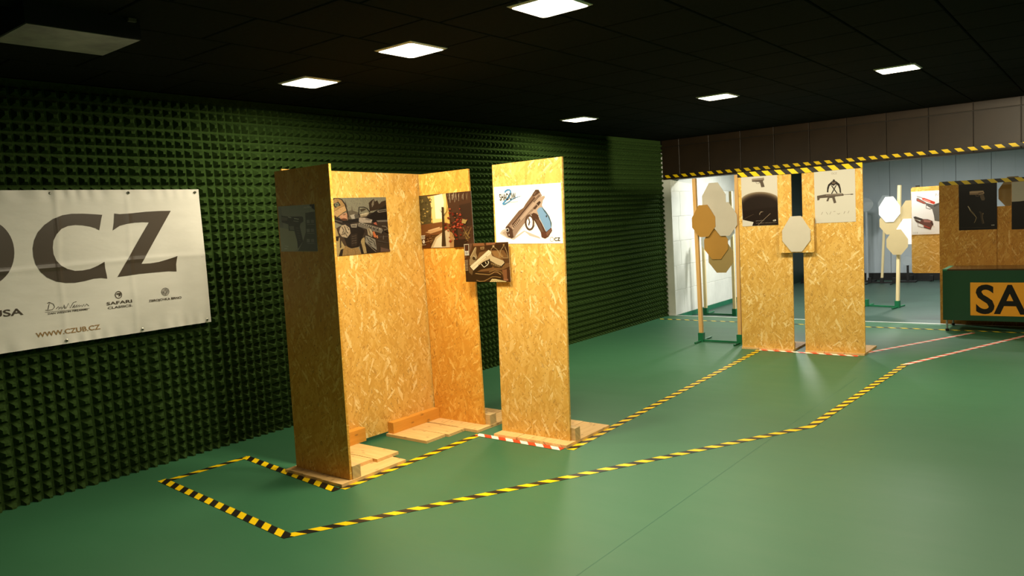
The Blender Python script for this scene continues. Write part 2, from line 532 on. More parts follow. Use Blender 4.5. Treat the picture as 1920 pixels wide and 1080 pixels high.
# dark green door near the end of the inner left wall
dr = struct(MB().box((-5.529, 16.75, LOW + .002), (-5.49, 17.72, 2.5)).build('door_1', M['door']))
MB().box((-5.49, 16.83, 1.0), (-5.45, 16.86, 1.12)).build('door_handle', M['black_metal'], dr)

# ------------------------------------------------------------------ ceiling lamps
def rounded(w, h, r, z, n=5):
    out = []
    for cx, cy_, a0 in ((w / 2 - r, h / 2 - r, 0), (-w / 2 + r, h / 2 - r, 90), (-w / 2 + r, -h / 2 + r, 180), (w / 2 - r, -h / 2 + r, 270)):
        for k in range(n + 1):
            a_ = math.radians(a0 + 90 * k / n); out.append((cx + r * math.cos(a_), cy_ + r * math.sin(a_), z))
    return out
def lamp_meshes():
    S, I = .33, .308
    fr = MB(); zo, zi = -.004, -.012
    o = [(S / 2, S / 2), (-S / 2, S / 2), (-S / 2, -S / 2), (S / 2, -S / 2)]
    inner = rounded(I, I, .03, zi); nn = len(inner) // 4
    for k in range(4):
        c = o[k]; seg = inner[k * nn:(k + 1) * nn]
        for a_, b_ in zip(seg[:-1], seg[1:]): fr.face([(c[0], c[1], zo), a_, b_])
        nx = o[(k + 1) % 4]; fr.face([(c[0], c[1], zo), seg[-1], inner[((k + 1) * nn) % len(inner)], (nx[0], nx[1], zo)])
        fr.face([(c[0], c[1], zo), (nx[0], nx[1], zo), (nx[0], nx[1], 0), (c[0], c[1], 0)])
    di = MB(); p = rounded(I, I, .03, -.0105); di.face(p)
    return fr.mesh('frame', M['frame']), di
fr_me, di_mb = lamp_meshes()
di_me = di_mb.mesh('diffuser', M['glow']); di_far = di_mb.mesh('diffuser', M['glow_far'])
def area(name, c, w_):
    li = bpy.data.lights.new(name, 'AREA'); li.shape = 'SQUARE'; li.size = .30; li.color = c; li.energy = w_; li.spread = math.radians(SPREAD)
    return li
light_hall = area('light_hall', LAMP_COL, LAMP_W); light_dim = area('light_dim', LAMP_COL, LAMP_W * .62); light_row2 = area('light_row2', LAMP_COL, LAMP_W * .84); light_far = area('light_far', LAMP_FAR_COL, LAMP_FAR_W)
def lamp(x, y, label, group=None, z=CEIL, far=False, src=None):
    t = thing('ceiling_lamp', label, 'lamp', (x + .165, y + .165, z), 0, group)
    inst(fr_me, 'frame', t, (0, 0, 0)); inst(di_far if far else di_me, 'diffuser', t, (0, 0, 0))
    li = src or (light_far if far else light_hall)
    lo = bpy.data.objects.new('light_source', li); COL.objects.link(lo); lo.parent = t; lo.location = (0, 0, -.0125)
    return t
lamp(-2.519, 3.272, 'lit square ceiling panel cut off by the top edge of the photo, largest and nearest')
lamp(-3.686, 3.382, 'lit square ceiling panel, middle of the near row, above the inner foam-side partition')
lamp(-4.902, 3.510, 'lit square ceiling panel nearest the foam wall in the near row', src=light_dim)
lamp(-1.647, 7.349, 'lit square ceiling panel rightmost in the far row, towards the brown bulkhead', src=light_row2)
lamp(-3.305, 7.332, 'lit square ceiling panel in the middle of the far row', src=light_row2)
lamp(-5.019, 7.396, 'lit square ceiling panel close to the foam wall, smallest of the far row', src=light_row2)
lamp(-1.35, 3.2, 'lit square ceiling panel of the near row, out of frame above the top edge', src=light_dim)
lamp(.0, 7.3, 'lit square ceiling panel of the far row, out of frame to the right', src=light_row2)
lamp(-4.4, 12.2, 'lit panel behind the bulkhead, above the white block wall', None, 2.619, True)
lamp(-2.4, 11.7, 'lit panel behind the bulkhead, above the red-gun poster board', None, 2.619, True)
lamp(.3, 13.4, 'lit panel behind the bulkhead, out of frame beyond the green table', None, 2.619, True)
lamp(-2.6, 14.9, 'lit panel deepest behind the bulkhead, towards the grey far wall', None, 2.619, True)
lamp(-1.3, -.6, 'added fill panel on the ceiling behind the camera, brightening the nearest partition', src=light_dim)  # extra lamp, added only to lift the dark front of the nearest partition
# floodlight under the ceiling, out of frame to the right, aimed at the bulkhead
t = thing('floodlight', 'black floodlight under the ceiling, out of frame right, aimed at the brown bulkhead', 'lamp', FLOOD_AT)
aim = (Vector(FLOOD_TO) - Vector(FLOOD_AT)).normalized(); ar = aim.to_track_quat('-Z', 'Y').to_matrix().to_4x4()
hm_ = MB(); hm_.tube((0, 0, .16), (0, 0, .0), .05, 16, .075)
h_ = hm_.build('housing', M['black_metal'], t); h_.matrix_local = ar
MB().box((-.012, -.012, .0), (.012, .012, CEIL - FLOOD_AT[2]), Matrix.Translation(-aim * .1)).build('bracket', M['black_metal'], t)
yw_ = Matrix.Rotation(math.atan2(aim.y, aim.x), 4, 'Z')
MB().box((.03, -.3, -.036), (.42, .3, -.033), yw_).build('barn_door', M['black'], t)  # both leaves are added to hold the beam to the bulkhead, off the boards
MB().box((.03, -.3, .016), (.42, .3, .019), yw_).build('barn_door', M['black'], t)
fl_ = bpy.data.lights.new('flood', 'SPOT'); fl_.energy = FLOOD_W; fl_.color = LAMP_COL; fl_.spot_size = math.radians(FLOOD_BEAM); fl_.spot_blend = .12; fl_.shadow_soft_size = .008
fo_ = bpy.data.objects.new('light_source', fl_); COL.objects.link(fo_); fo_.parent = t; fo_.matrix_local = Matrix.Translation(aim * .02) @ ar

# box-shaped unit on the ceiling, upper left
t = thing('ceiling_unit', 'dark box-shaped ceiling unit with a pale stained underside, upper left', 'ceiling unit', (-4.1, 1.72, CEIL))
MB().box((-.215, -.265, -.1), (.215, .265, 0)).build('housing', M['dark_frame'], t)
MB().box((-.21, -.26, -.103), (.21, .26, -.1005)).build('underside_panel', M['unit_pale'], t)
MB().box((.2155, .2, -.02), (.235, .24, -.003)).build('bracket', M['steel'], t)

# ------------------------------------------------------------------ printed sheets
def hom(src, dst):
    A = []
    for (x, y), (X, Y) in zip(src, dst):
        A.append([x, y, 1, 0, 0, 0, -X * x, -X * y, -X]); A.append([0, 0, 0, x, y, 1, -Y * x, -Y * y, -Y])
    return np.linalg.svd(np.array(A))[2][-1].reshape(3, 3)

_tc = {}
def text_tris(s, off=0.0):
    key = (s, off)
    if key in _tc: return _tc[key]
    cu = bpy.data.curves.new('lettering', 'FONT'); cu.body = s; cu.resolution_u = 4; cu.offset = off
    o = bpy.data.objects.new('lettering', cu); COL.objects.link(o)
    dg = bpy.context.evaluated_depsgraph_get(); me = o.evaluated_get(dg).to_mesh()
    V = np.array([(v.co.x, v.co.y) for v in me.vertices]); me.calc_loop_triangles()
    F = [tuple(tr.vertices) for tr in me.loop_triangles]
    bpy.data.objects.remove(o); bpy.data.curves.remove(cu)
    x0, x1 = V[:, 0].min(), V[:, 0].max()
    y1 = V[:, 1].max(); y0 = min(0, V[:, 1].min()) if s.strip(',;gjpqy') == s else 0
    V = (V - (x0, 0)) / (x1 - x0, y1)
    _tc[key] = (V, F); return _tc[key]

class Print:
    """flat print: polygons digitised in any flat coordinate frame, mapped onto a sheet of w x h metres"""
    def __init__(s, quad, w=None, h=None, H=None, y=-.0012, step=.00006):
        s.H = H if H is not None else hom(quad, [(0, h), (w, h), (w, 0), (0, 0)])
        s.v, s.f, s.c, s.y, s.step, s.w, s.h = [], [], [], y, step, w, h
    dim = 1.0
    def _m(s, p):
        q = s.H @ np.array([p[0], p[1], 1.0]); return (q[0] / q[2], q[1] / q[2])
    def _add(s, pts, faces, c):
        i = len(s.v)
        for p in pts:
            a, b = s._m(p)
            if s.w: a = min(max(a, .0005), s.w - .0005)
            if s.h: b = min(max(b, .0005), s.h - .0005)
            s.v.append((a, s.y, b))
        for f in faces: s.f.append(tuple(k + i for k in f)); s.c.append(c)
    def up(s): s.y -= s.step
    def poly(s, pts, c): s._add(pts, [tuple(range(len(pts)))], c); s.up(); return s
    def quad(s, a, b, c): return s.poly([(a[0], a[1]), (b[0], a[1]), (b[0], b[1]), (a[0], b[1])], c)
    def fill(s, c):
        i = len(s.v); s.v += [(0, s.y, 0), (s.w, s.y, 0), (s.w, s.y, s.h), (0, s.y, s.h)]
        s.f.append((i, i + 1, i + 2, i + 3)); s.c.append(c); s.up(); return s
    def stroke(s, pts, w, c, w2=None):
        w2 = w if w2 is None else w2; L, R = [], []
        n = len(pts)
        for i, p in enumerate(pts):
            a = pts[max(0, i - 1)]; b = pts[min(n - 1, i + 1)]
            d = np.array([b[0] - a[0], b[1] - a[1]], float); d /= max(1e-9, np.hypot(*d)); m = np.array([-d[1], d[0]])
            ww = (w + (w2 - w) * i / max(1, n - 1)) / 2
            L.append(tuple(np.array(p) + m * ww)); R.append(tuple(np.array(p) - m * ww))
        P = L + R
        s._add(P, [(i, i + 1, n + i + 1, n + i) for i in range(n - 1)], c); s.up(); return s
    def ell(s, c, rx, ry, col, n=20):
        return s.poly([(c[0] + rx * math.cos(2 * math.pi * k / n), c[1] + ry * math.sin(2 * math.pi * k / n)) for k in range(n)], col)
    def ring(s, c, rx, ry, w, col, n=28):
        P = [(c[0] + (rx - e * w) * math.cos(2 * math.pi * k / n), c[1] + (ry - e * w) * math.sin(2 * math.pi * k / n)) for e in (0, 1) for k in range(n)]
        s._add(P, [(k, (k + 1) % n, n + (k + 1) % n, n + k) for k in range(n)], col); s.up(); return s
    def text(s, st, a, b, h, col, lean=0.0, bold=0.0):
        V, F = text_tris(st, .02 if bold else 0.0)
        a, b = np.array(a, float), np.array(b, float); d = b - a; L = np.hypot(*d); e = d / L
        up = np.array([e[1], -e[0]]) * h + e * lean * h
        s._add([tuple(a + d * v[0] + up * v[1]) for v in V], F, col)
        s.up(); return s
    def build(s, parent, mat, name='printed_picture'):
        me = bpy.data.meshes.new(name); me.from_pydata(s.v, [], s.f); me.materials.append(mat)
        ca = me.color_attributes.new('Col', 'FLOAT_COLOR', 'CORNER')
        flat = []
        for f, c in zip(s.f, s.c):
            q_ = lin(c); flat += (list(q_) if min(q_[:3]) > .8 else [q_[0] * s.dim, q_[1] * s.dim, q_[2] * s.dim, 1.0]) * len(f)
        ca.data.foreach_set('color', flat)
        # every face looks to -y
        import bmesh
        bm = bmesh.new(); bm.from_mesh(me)
        for f in bm.faces:
            f.normal_update()
            if f.normal.y > 0: f.normal_flip()
        bm.to_mesh(me); bm.free()
        o = bpy.data.objects.new(name, me); COL.objects.link(o); o.parent = parent
        return o

def poster(label, loc, w, h, quad, rotz=0.0, tilt=0.0, bend=0.0):
    t = thing('poster', label, 'poster', loc, rotz)
    t.rotation_euler = (0, tilt, rotz)
    sh = MB().box((0, -.001, 0), (w, .0004, h)).build('paper_sheet', M['paper'], t)
    return t, Print(quad, w, h)

# ------------------------------------------------------------------ tapes
def tape(name, label, pts, width, mat, z=.0012, vertical=False, facing=-1):
    """tape along a polyline; floor tape lies flat at z, vertical tape hangs on a plane facing -y"""
    m = MB(); s = random.uniform(0, .1); n = len(pts)
    P = [Vector(p) for p in pts]
    for i in range(n - 1):
        a, b = P[i], P[i + 1]; d = (b - a); L = d.length; d.normalize()
        if vertical: side = Vector((0, 0, -1))
        else: side = Vector((d.y, -d.x, 0)).normalized()
        hw = side * width / 2
        up = Vector((0, -.0008, 0)) if vertical else Vector((0, 0, .0008))
        A, B, C, D_ = a - hw, b - hw, b + hw, a + hw
        # print: right-hand edge of the run is shifted forward
        uv = [(s, 0), (s + L, 0), (s + L, -width), (s, -width)]
        m.face([A + up, B + up, C + up, D_ + up], uv)
        m.face([D_, C, B, A], uv[::-1])
        m.face([A, B, B + up, A + up], [uv[0], uv[1], uv[1], uv[0]]); m.face([D_ + up, C + up, C, D_], [uv[3], uv[2], uv[2], uv[3]])
        m.face([A, A + up, D_ + up, D_], [uv[0], uv[0], uv[3], uv[3]]); m.face([B + up, B, C, C + up], [uv[1], uv[1], uv[2], uv[2]])
        s += L
    return tag(m.build(name, mat), label, 'tape')
Z = .0012
W6 = .062
tape('hazard_tape', 'yellow and black floor tape, short run parallel to the foam wall at the near left', [(-5.24, 2.50, Z), (-5.205, 3.17, Z)], .055, M['hazard'])
tape('hazard_tape', 'yellow and black floor tape nearest the camera, short run ending at the front corner', [(-5.29, 2.53, Z + .001), (-3.60, 2.395, Z + .001)], W6, M['hazard'])
tape('hazard_tape', 'long yellow and black floor tape from the nearest corner up the middle of the floor', [(-3.625, 2.395, Z), (-1.773, 5.762, Z)], W6, M['hazard'])
tape('hazard_tape', 'yellow and black floor tape continuing the middle line to the red and white tape', [(-1.775, 5.745, Z + .001), (-1.625, 8.35, Z + .001)], W6, M['hazard'])
tape('hazard_tape', 'yellow and black floor tape running under the front edge of the dark partition', [(-5.215, 3.150, Z + .001), (-3.965, 3.022, Z + .001)], W6, M['hazard'])
tape('hazard_tape', 'yellow and black floor tape along the open side of the corner partitions', [(-3.955, 3.06, Z), (-3.955, 4.45, Z)], W6, M['hazard'])
tape('hazard_tape', 'yellow and black floor tape from the single board to the pair of far boards', [(-3.085, 4.45, Z), (-3.235, 8.72, Z)], W6, M['hazard'])
tape('hazard_tape', 'thin yellow and black floor tape across the hall just before the white step edge', [(-5.60, 10.765, Z), (.6, 10.672, Z)], .05, M['hazard'])
tape('warning_tape', 'red and white floor tape along the foot of the single board', [(-3.97, 4.44, Z + .001), (-3.14, 4.43, Z + .001)], .06, M['redwhite'])
tape('warning_tape', 'red and white floor tape along the feet of the two far boards', [(-3.235, 8.68, Z + .001), (-2.14, 8.65, Z + .001)], .06, M['redwhite'])
tape('warning_tape', 'red and white floor tape from the far boards to the green safety table', [(-2.15, 8.79, Z), (-1.30, 10.56, Z)], .055, M['redwhite'])
tape('warning_tape', 'red and white floor tape rightmost on the floor, leaving the frame at the right', [(-1.625, 8.35, Z), (-.72, 10.60, Z)], .055, M['redwhite'])
tape('hazard_tape', 'yellow and black tape along the lower edge of the brown bulkhead', [(-5.62, YB - .001, 2.241), (2.9, YB - .001, 2.241)], .046, M['hazard'], vertical=True)

# ------------------------------------------------------------------ barricades of OSB near the camera
def planks(parent, lst, m='pine'):
    for k, (x0, x1, y0, y1, z0, z1, g) in enumerate(lst):
        mb = MB(); c = Matrix.Translation(((x0 + x1) / 2, (y0 + y1) / 2, 0)) @ Matrix.Rotation(random.uniform(-.012, .012), 4, 'Z') @ Matrix.Translation((-(x0 + x1) / 2, -(y0 + y1) / 2, 0))
        mb.box((x0, y0, z0), (x1, y1, z1), c, grain=g).build('base_plank', M[m], parent)
def block_(parent, a, b, grain, m='pine', name='foot_block'):
    return MB().box(a, b, grain=grain).build(name, M[m], parent)

# B1: dark side, faces the camera
t = thing('barricade', 'OSB partition nearest the camera, its shaded front carrying a dark grey poster', 'partition', (-4.58, 3.16, 0))
MB().board(.59, 2.10, .018, shear=.0185).build('board', M['osb_orange'], t, (0, 0, .0235))
planks(t, [(.39, .605, -.085, .50, .0005, .0225, 'y'), (.18, .385, -.08, .40, .0005, .0225, 'y'), (-.03, .176, -.075, .42, .0005, .0225, 'y')])
planks(t, [(.0, .425, .115, .345, .0230, .0455, 'x'), (.02, .465, .352, .56, .0230, .0455, 'x')])
block_(t, (.12, .0185, .0232), (.598, .088, .112), 'x', 'pine_grey')
# B2: long back sheet, faces +x
t = thing('barricade', 'tall OSB partition along the back with the soldier poster, parallel to the foam wall', 'partition', (-4.632, 3.262, 0), math.pi / 2)
bb = MB().board(1.392, 2.105, .018).build('board', M['osb'], t, (-.012, 0, .047)); bb.rotation_euler = (0, .0165, 0)
block_(t, (.115, -.075, .0462), (.535, -.0006, .150), 'x', 'pine_orange')
# B3
t = thing('barricade', 'orange-toned OSB partition with the autumn forest poster, closing the corner', 'partition', (-4.63, 4.652, 0))
MB().board(.562, 2.10, .018).build('board', M['osb_orange'], t, (.013, -.02, .0235))
planks(t, [(.415, .632, -.17, .42, .0005, .0225, 'y'), (.205, .411, -.16, .43, .0005, .0225, 'y'), (-.01, .201, -.155, .42, .0005, .0225, 'y')])
planks(t, [(-.0, .462, -.585, -.375, .0005, .0225, 'x'), (-.0, .492, -.368, -.175, .0005, .0225, 'x')])
block_(t, (.08, -.0015, .0232), (.625, .075, .105), 'x', 'pine_grey')
block_(t, (.001, -.56, .0232), (.066, -.022, .112), 'y', 'pine_orange')
# B4
t = thing('barricade', 'single tall OSB board with the white pistol poster, right of the corner partitions', 'partition', (-3.815, 4.57, 0))
MB().board(.652, 2.10, .018, shear=.030).build('board', M['osb'], t, (.0, 0, .0235))
planks(t, [(-.0, .222, -.105, .50, .0005, .0225, 'y'), (.226, .446, -.10, .51, .0005, .0225, 'y'), (.450, .692, -.105, .505, .0005, .0225, 'y')])
block_(t, (.05, .0185, .0232), (.69, .085, .118), 'x', 'pine_grey')

# far pair
for i, (x0, w_, lab) in enumerate([(-3.455, .612, 'left one of the two far OSB boards, carrying the dark sphere poster'),
                                   (-2.715, .632, 'right one of the two far OSB boards, with the cream rifle poster')]):
    t = thing('barricade', lab, 'partition', (x0, 8.715, 0))
    MB().board(w_, 2.045, .018, shear=[.008, .003][i]).build('board', M['osb'], t, (0, 0, .0235))
    for k in range(3):
        MB().box((k * w_ / 3, -.02, .0005), ((k + 1) * w_ / 3 - .004, .53, .0225), grain='y').build('base_plank', M['pine'], t)
    block_(t, (.05, .0185, .0232), (w_ - [.004, .15][i], .06, .100), 'x', 'pine')

# OSB square and octagon across the gap
t = tag(MB().board(.385, .402, .016, rc=.012).build('board_square', M['osb'], None, (-2.966, 8.676, 1.137)), 'small OSB square bridging the gap between the two far boards', 'board')
OCT = [(-.058, .2), (-.155, .045), (-.155, -.075), (-.058, -.2), (.058, -.2), (.155, -.075), (.155, .045), (.058, .2)]
def target(x, y, z, mat, label, rot=0.0, s=1.0, tl=0.0):
    o = MB().prism([(a * s, b * s) for a, b in OCT], .004).build('octagon_target', M[mat], None, (x, y, z), rot)
    o.rotation_euler = (0, tl, rot)
    return tag(o, label, 'target')
target(-2.772, 8.668, 1.348, 'card_beige', 'beige octagonal target on the small OSB square between the far boards')
tape('hazard_tape', 'yellow and black tape spanning the tops of the two far boards', [(-3.445, 8.711, 2.060), (-2.83, 8.711, 2.050), (-2.69, 8.711, 2.048), (-2.075, 8.711, 2.052)], .056, M['hazard'], vertical=True)

# ------------------------------------------------------------------ target stands
def stand(label, a, b, z, top, foot, mat='green_paint', post='post', posts=(1, 1), lean=(0, 0), mid=False, name='target_stand', ht=(None, None)):
    a, b = Vector((a[0], a[1], 0)), Vector((b[0], b[1], 0)); d = b - a; L = d.length; ang = math.atan2(d.y, d.x)
    t = thing(name, label, 'target stand', (a.x, a.y, z), ang)
    MB().box((.0, -.012, .004), (L, .012, .028), grain='x').build('cross_bar', M[mat], t)
    xs = [0, L] + ([L / 2] if mid else [])
    for k, x in enumerate(xs):
        MB().box((x - .033, -.033, .0), (x + .033, .033, .115)).build('socket', M[mat], t)
        if k < 2:
            f = MB(); f.tube((x, -foot[0], .012), (x, foot[1], .012), .0115, 8); f.build('foot', M[mat], t)
    for k, x in enumerate(xs):
        p = (posts + (1,))[k] if k < 2 else 1
        if mid and k < 2: p = 0
        if not p: continue
        sh = Matrix(((1, 0, (lean + (lean[0],))[k], x), (0, 1, 0, 0), (0, 0, 1, 0), (0, 0, 0, 1)))
        h = (ht[k] if k < 2 and ht[k] else top)
        MB().box((-.022, -.022, .03), (.022, .022, h), sh, grain='z').build('post', M[post], t)
    return t
stand('green-based target stand with two pine posts, in front of the white block wall', (-4.115, 9.03), (-3.605, 9.03), 0, 2.08, (.2, .3), lean=(-.008, .012))
Yt = 8.99
target(-3.870, Yt + .012, 1.806, 'card_beige', 'upper beige octagonal target on the two-post stand')
target(-3.738, Yt + .004, 1.550, 'card_beige', 'beige octagonal target touching the right post, in front of the upper one', s=1.03)
target(-4.012, Yt + .000, 1.540, 'card_brown', 'brown octagonal target on the left post of the stand', s=1.0)
target(-3.866, Yt + .018, 1.255, 'card_brown', 'brown octagonal target in the middle of the stand, below the beige ones')
target(-3.812, Yt + .026, 1.096, 'card_tan', 'tan octagonal target lowest on the two-post stand', s=1.05)
stand('green-based target stand beyond the step, half hidden behind the nearer stand', (-5.32, 11.88), (-4.81, 11.86), LOW, 1.98, (.05, .3), post='post_pale', ht=(1.35, 2.02))
target(-4.905, 11.82, 1.36, 'card_white', 'white octagonal target peeping out right below the beige ones')
target(-5.18, 11.83, 1.17, 'card_white', 'white octagonal target showing left behind the brown ones')

stand('green-based target stand beyond the far boards with one pale post carrying octagons', (-3.17, 13.38), (-2.675, 13.27), LOW, 1.95, (.2, .25), post='post_pale', posts=(0, 1), lean=(0, .03), ht=(None, 1.95))
Yc = 13.20
target(-2.757, Yc, 1.507, 'card_white', 'bright white octagonal target, upper left of the far cluster')
target(-2.753, Yc + .012, 1.31, 'card_kraft', 'kraft octagonal target half covered by the upper white octagon')
target(-2.652, Yc - .012, .985, 'card_kraft', 'kraft octagonal target lowest and frontmost in the far cluster')
target(-2.470, Yc + .02, 1.432, 'card_kraft', 'kraft octagonal target cut off by the white red-gun poster')
target(-2.506, Yc + .006, 1.147, 'card_white', 'white octagonal target cut off by the white red-gun poster, right of the cluster')

stand('black-based target stand near the grey far wall with a single leaning post', (-3.98, 17.13), (-3.51, 17.13), LOW, 1.55, (.35, .05), mat='black_metal', post='post_pale', mid=True, lean=(.055, 0))
target(-3.64, 17.09, 1.56, 'steel_plate', 'grey octagonal target on the leaning post, behind the white octagon', s=.95)
def popper(label, x, y, z, r, ph, mat):
    t = thing('plate_target', label, 'target', (x, y, LOW))
    pts = [(r * math.cos(2 * math.pi * k / 28), z - LOW + r * math.sin(2 * math.pi * k / 28)) for k in range(28)]
    MB().prism(pts, .012).build('plate', M['steel_plate'], t)
    MB().box((-.02, .0125, .0), (.02, .0425, z - LOW)).build('upright', M[mat], t)
    MB().box((-.16, -.08, .0), (.16, .12, .03)).build('base', M['black_metal'], t)
popper('round grey plate target on a pale upright beside the right far board', -4.10, 17.45, 1.575, .145, 1, 'steel_plate')
popper('small low round grey plate target near the far wall', -3.30, 17.35, .37, .092, 1, 'black_metal')
def bare(label, a, b):
    t = stand(label, a, b, LOW, .2, (.11, .11), mat='black_metal', posts=(0, 0), name='stand_base')
    return t
bare('bare black stand base left of the gap between the far boards', (-5.35, 17.12), (-4.95, 17.1))
bare('bare black stand base lying by the far wall behind the kraft octagons', (-3.28, 17.62), (-2.9, 17.6))
bare('bare black stand base by the far wall behind the red-gun poster board', (-2.7, 17.5), (-2.35, 17.48))

# OSB board with the white poster beyond the bulkhead
t = thing('board_stand', 'round-cornered OSB board with a white red-gun poster, standing beyond the step', 'target stand', (-2.225, 12.0, 0))
MB().board(.60, 1.215, .016, rc=.02).build('board', M['osb_flat'], t, (0, 0, .60))
MB().box((.055, .017, 1.80), (.105, .05, 1.838)).build('clip', M['black_metal'], t)
MB().box((.50, .017, LOW + .004), (.545, .06, 1.7), grain='z').build('post', M['post_pale'], t)
MB().box((.38, -.15, LOW), (.60, .25, LOW + .03)).build('base', M['black_metal'], t)

# boards behind the table
YD = 11.30
def desk_board(label, x, w_, h, y, m):
    t = thing('barricade', label, 'partition', (x, y, LOW))
    MB().board(w_, h - LOW - .024, .018).build('board', M[m], t, (0, 0, .0235))
    MB().box((.01, .0, .0005), (w_ - .01, .45, .0225), grain='x').build('base_plank', M['pine'], t)
    block_(t, (.03, .0185, .0232), (w_ - .03, .07, .112), 'x', 'pine_grey')
desk_board('OSB board behind the green table with a black pistol poster', -1.765, .635, 1.845, YD, 'osb_brown')
desk_board('lower OSB board filling the gap between the two poster boards behind the table', -1.134, .161, 1.50, YD + .02, 'osb_brown')
desk_board('OSB board at the right edge of the photo behind the green table', -.9725, .62, 1.842, YD, 'osb_brown')
tape('hazard_tape', 'yellow and black tape along the tops of the boards behind the green table', [(-1.757, YD - .003, 1.830), (-1.13, YD - .003, 1.822), (-.36, YD - .003, 1.815)], .05, M['hazard'], vertical=True)
target(-.985, 11.62, 1.665, 'card_olive', 'olive tan octagonal target seen over the lower board behind the table', s=1.0)

# ------------------------------------------------------------------ table with the safety sign
t = thing('safety_table', 'low table with dark green front panel and a yellow SA sign, at the right edge', 'table', (-1.63, 10.62, 0))
TL = 2.0
MB().box((0, 0, .14), (TL, .018, .752)).build('front_panel', M['table_green'], t)
MB().box((0, .0185, .14), (.018, .53, .752)).build('side_panel', M['table_green'], t)
MB().box((TL - .018, .0185, .14), (TL, .53, .752)).build('side_panel', M['table_green'], t)
MB().box((.0, .0, .7525), (TL, .55, .77), grain='x').build('table_top', M['table_top'], t)
MB().box((.0, -.0015, .7525), (.05, .55, .7705)).build('edge_trim', M['green_paint'], t)
for x in (.04, TL - .04):
    for y in (.026, .50):
        m = MB(); m.tube((x, y, .02), (x, y, .14), .011, 10); l = m.build('leg', M['chrome'], t)
        MB().tube((x, y, 0), (x, y, .03), .018, 10).build('rubber_foot', M['black'], l)
sg = MB().box((.295, -.003, .205), (1.95, -.0006, .607)).build('sign_plate', M['sign'], t)
p = Print(None, H=np.array([[1, 0, 0], [0, -1, 0], [0, 0, 1.0]]), y=-.0036)
# lettering in metres on the panel (x to the right, z up)
cu = 0.352
x = .352
p.text('SAFETY', (x, -.238), (x + 1.50, -.238), .345, '#15120d', bold=1)
lt = p.build(t, M['print'], 'lettering')

# ------------------------------------------------------------------ banner
BX = -5.60
t = thing('banner', 'large white vinyl banner with big letters CZ, hung on the green foam wall', 'banner', (BX, .2, 1.034), math.pi / 2)
BW, BH = 2.995, 1.045
m = MB(); NX, NZ = 240, 84
def wav(x, z):
    y = .0040 * math.sin(x * 3.1 + 1.2 * math.sin(z * 4)) + .0022 * math.sin(x * 7.3 + z * 3)
    for cx in (2.87 - .93, 2.87 - .47 + .02, 1.45, .95, .5):
        y -= .0032 * math.exp(-((x - cx - .03 * (z - .5) - .006 * math.sin(z * 9)) / .016) ** 2)
    y -= .0032 * math.exp(-((z - .53 - .008 * math.sin(x * 3)) / .016) ** 2)
    e = min(z, BH - z)
    y += .0034 * math.exp(-(e / .06) ** 2) * math.sin(x * 55 + 3 * math.sin(x * 9))
    return y
gr = [[(BW * i / NX, wav(BW * i / NX, BH * j / NZ), BH * j / NZ) for j in range(NZ + 1)] for i in range(NX + 1)]
for i in range(NX):
    for j in range(NZ):
        m.face([gr[i][j], gr[i + 1][j], gr[i + 1][j + 1], gr[i][j + 1]])
sh = m.build('vinyl_sheet', M['vinyl'], t)
for pl_ in sh.data.polygons: pl_.use_smooth = True
Hb = hom([(0, 111), (1063, 97), (1128, 807), (0, 977)], [(1.838 - .2, 2.072 - 1.034), (3.195 - .2, 2.079 - 1.034), (3.195 - .2, 1.034 - 1.034), (1.729 - .2, 1.034 - 1.034)])
p = Print(None, H=Hb, y=-.0016)
K1 = '#41372c'
p.poly([(546, 235), (500, 232), (440, 229), (380, 230), (330, 238), (280, 258), (235, 290), (200, 330), (181, 373), (174, 415), (178, 460), (190, 500), (215, 540), (250, 570), (300, 592), (350, 600), (400, 599), (450, 590), (500, 577), (540, 573), (572, 577), (570, 560), (561, 520), (557, 486), (520, 508), (480, 525), (440, 533), (400, 535), (360, 525), (325, 507), (300, 480), (285, 445), (281, 410), (284, 375), (300, 340), (325, 312), (360, 296), (400, 290), (440, 292), (480, 298), (510, 307), (530, 318), (535, 290), (541, 255)], K1)
p.poly([(611, 228), (640, 231), (700, 227), (780, 218), (850, 214), (914, 213), (757, 497), (800, 495), (850, 487), (900, 472), (930, 462), (947, 455), (941, 500), (943, 538), (900, 537), (820, 544), (740, 552), (680, 561), (627, 568), (797, 275), (760, 274), (720, 277), (680, 283), (640, 294), (603, 319), (609, 275)], K1)
p.ring((-85, 440), 161, 178, 78, K1, 48)
p.stroke([(-150, 470), (-60, 470), (-20, 480), (5, 510)], 18, K1)
p.text('USA', (-48, 786), (125, 768), 36, K1, bold=2.2)
p.text('WWW.CZUB.CZ', (192, 891), (536, 845), 25, '#8a6c42', bold=1.2)
p.text('DAN WESSON FIREARMS', (257, 769), (468, 744), 9, K1, bold=.6)
p.stroke([(240, 756), (478, 735)], 1.6, K1)
p.stroke([(256, 742), (262, 715), (268, 704), (252, 708), (262, 703), (285, 712), (292, 728), (280, 742), (256, 746), (242, 745)], 3, K1)
p.stroke([(300, 738), (310, 727), (318, 730), (312, 740), (322, 734), (326, 726), (330, 738), (338, 726), (344, 728), (346, 738)], 3, K1)
p.stroke([(340, 716), (352, 736), (366, 708), (374, 734), (392, 704), (408, 699)], 3, K1)
p.stroke([(385, 732), (400, 722), (398, 716), (390, 726), (398, 732), (412, 716), (408, 730), (424, 716), (420, 728), (434, 718), (438, 726), (448, 714), (452, 724), (462, 712), (474, 722)], 3, K1)
p.text('SAFARI', (569, 719), (705, 703), 16, K1, bold=1.0)
p.text('CLASSICS.', (576, 740), (707, 724), 12, K1, bold=.5)
p.ring((632, 663), 19, 20, 4, K1)
p.poly([(620, 655), (645, 652), (643, 668), (632, 672), (634, 662), (622, 662)], K1)
p.text('ZBROJOVKA BRNO', (795, 702), (970, 682), 12, K1, bold=.4)
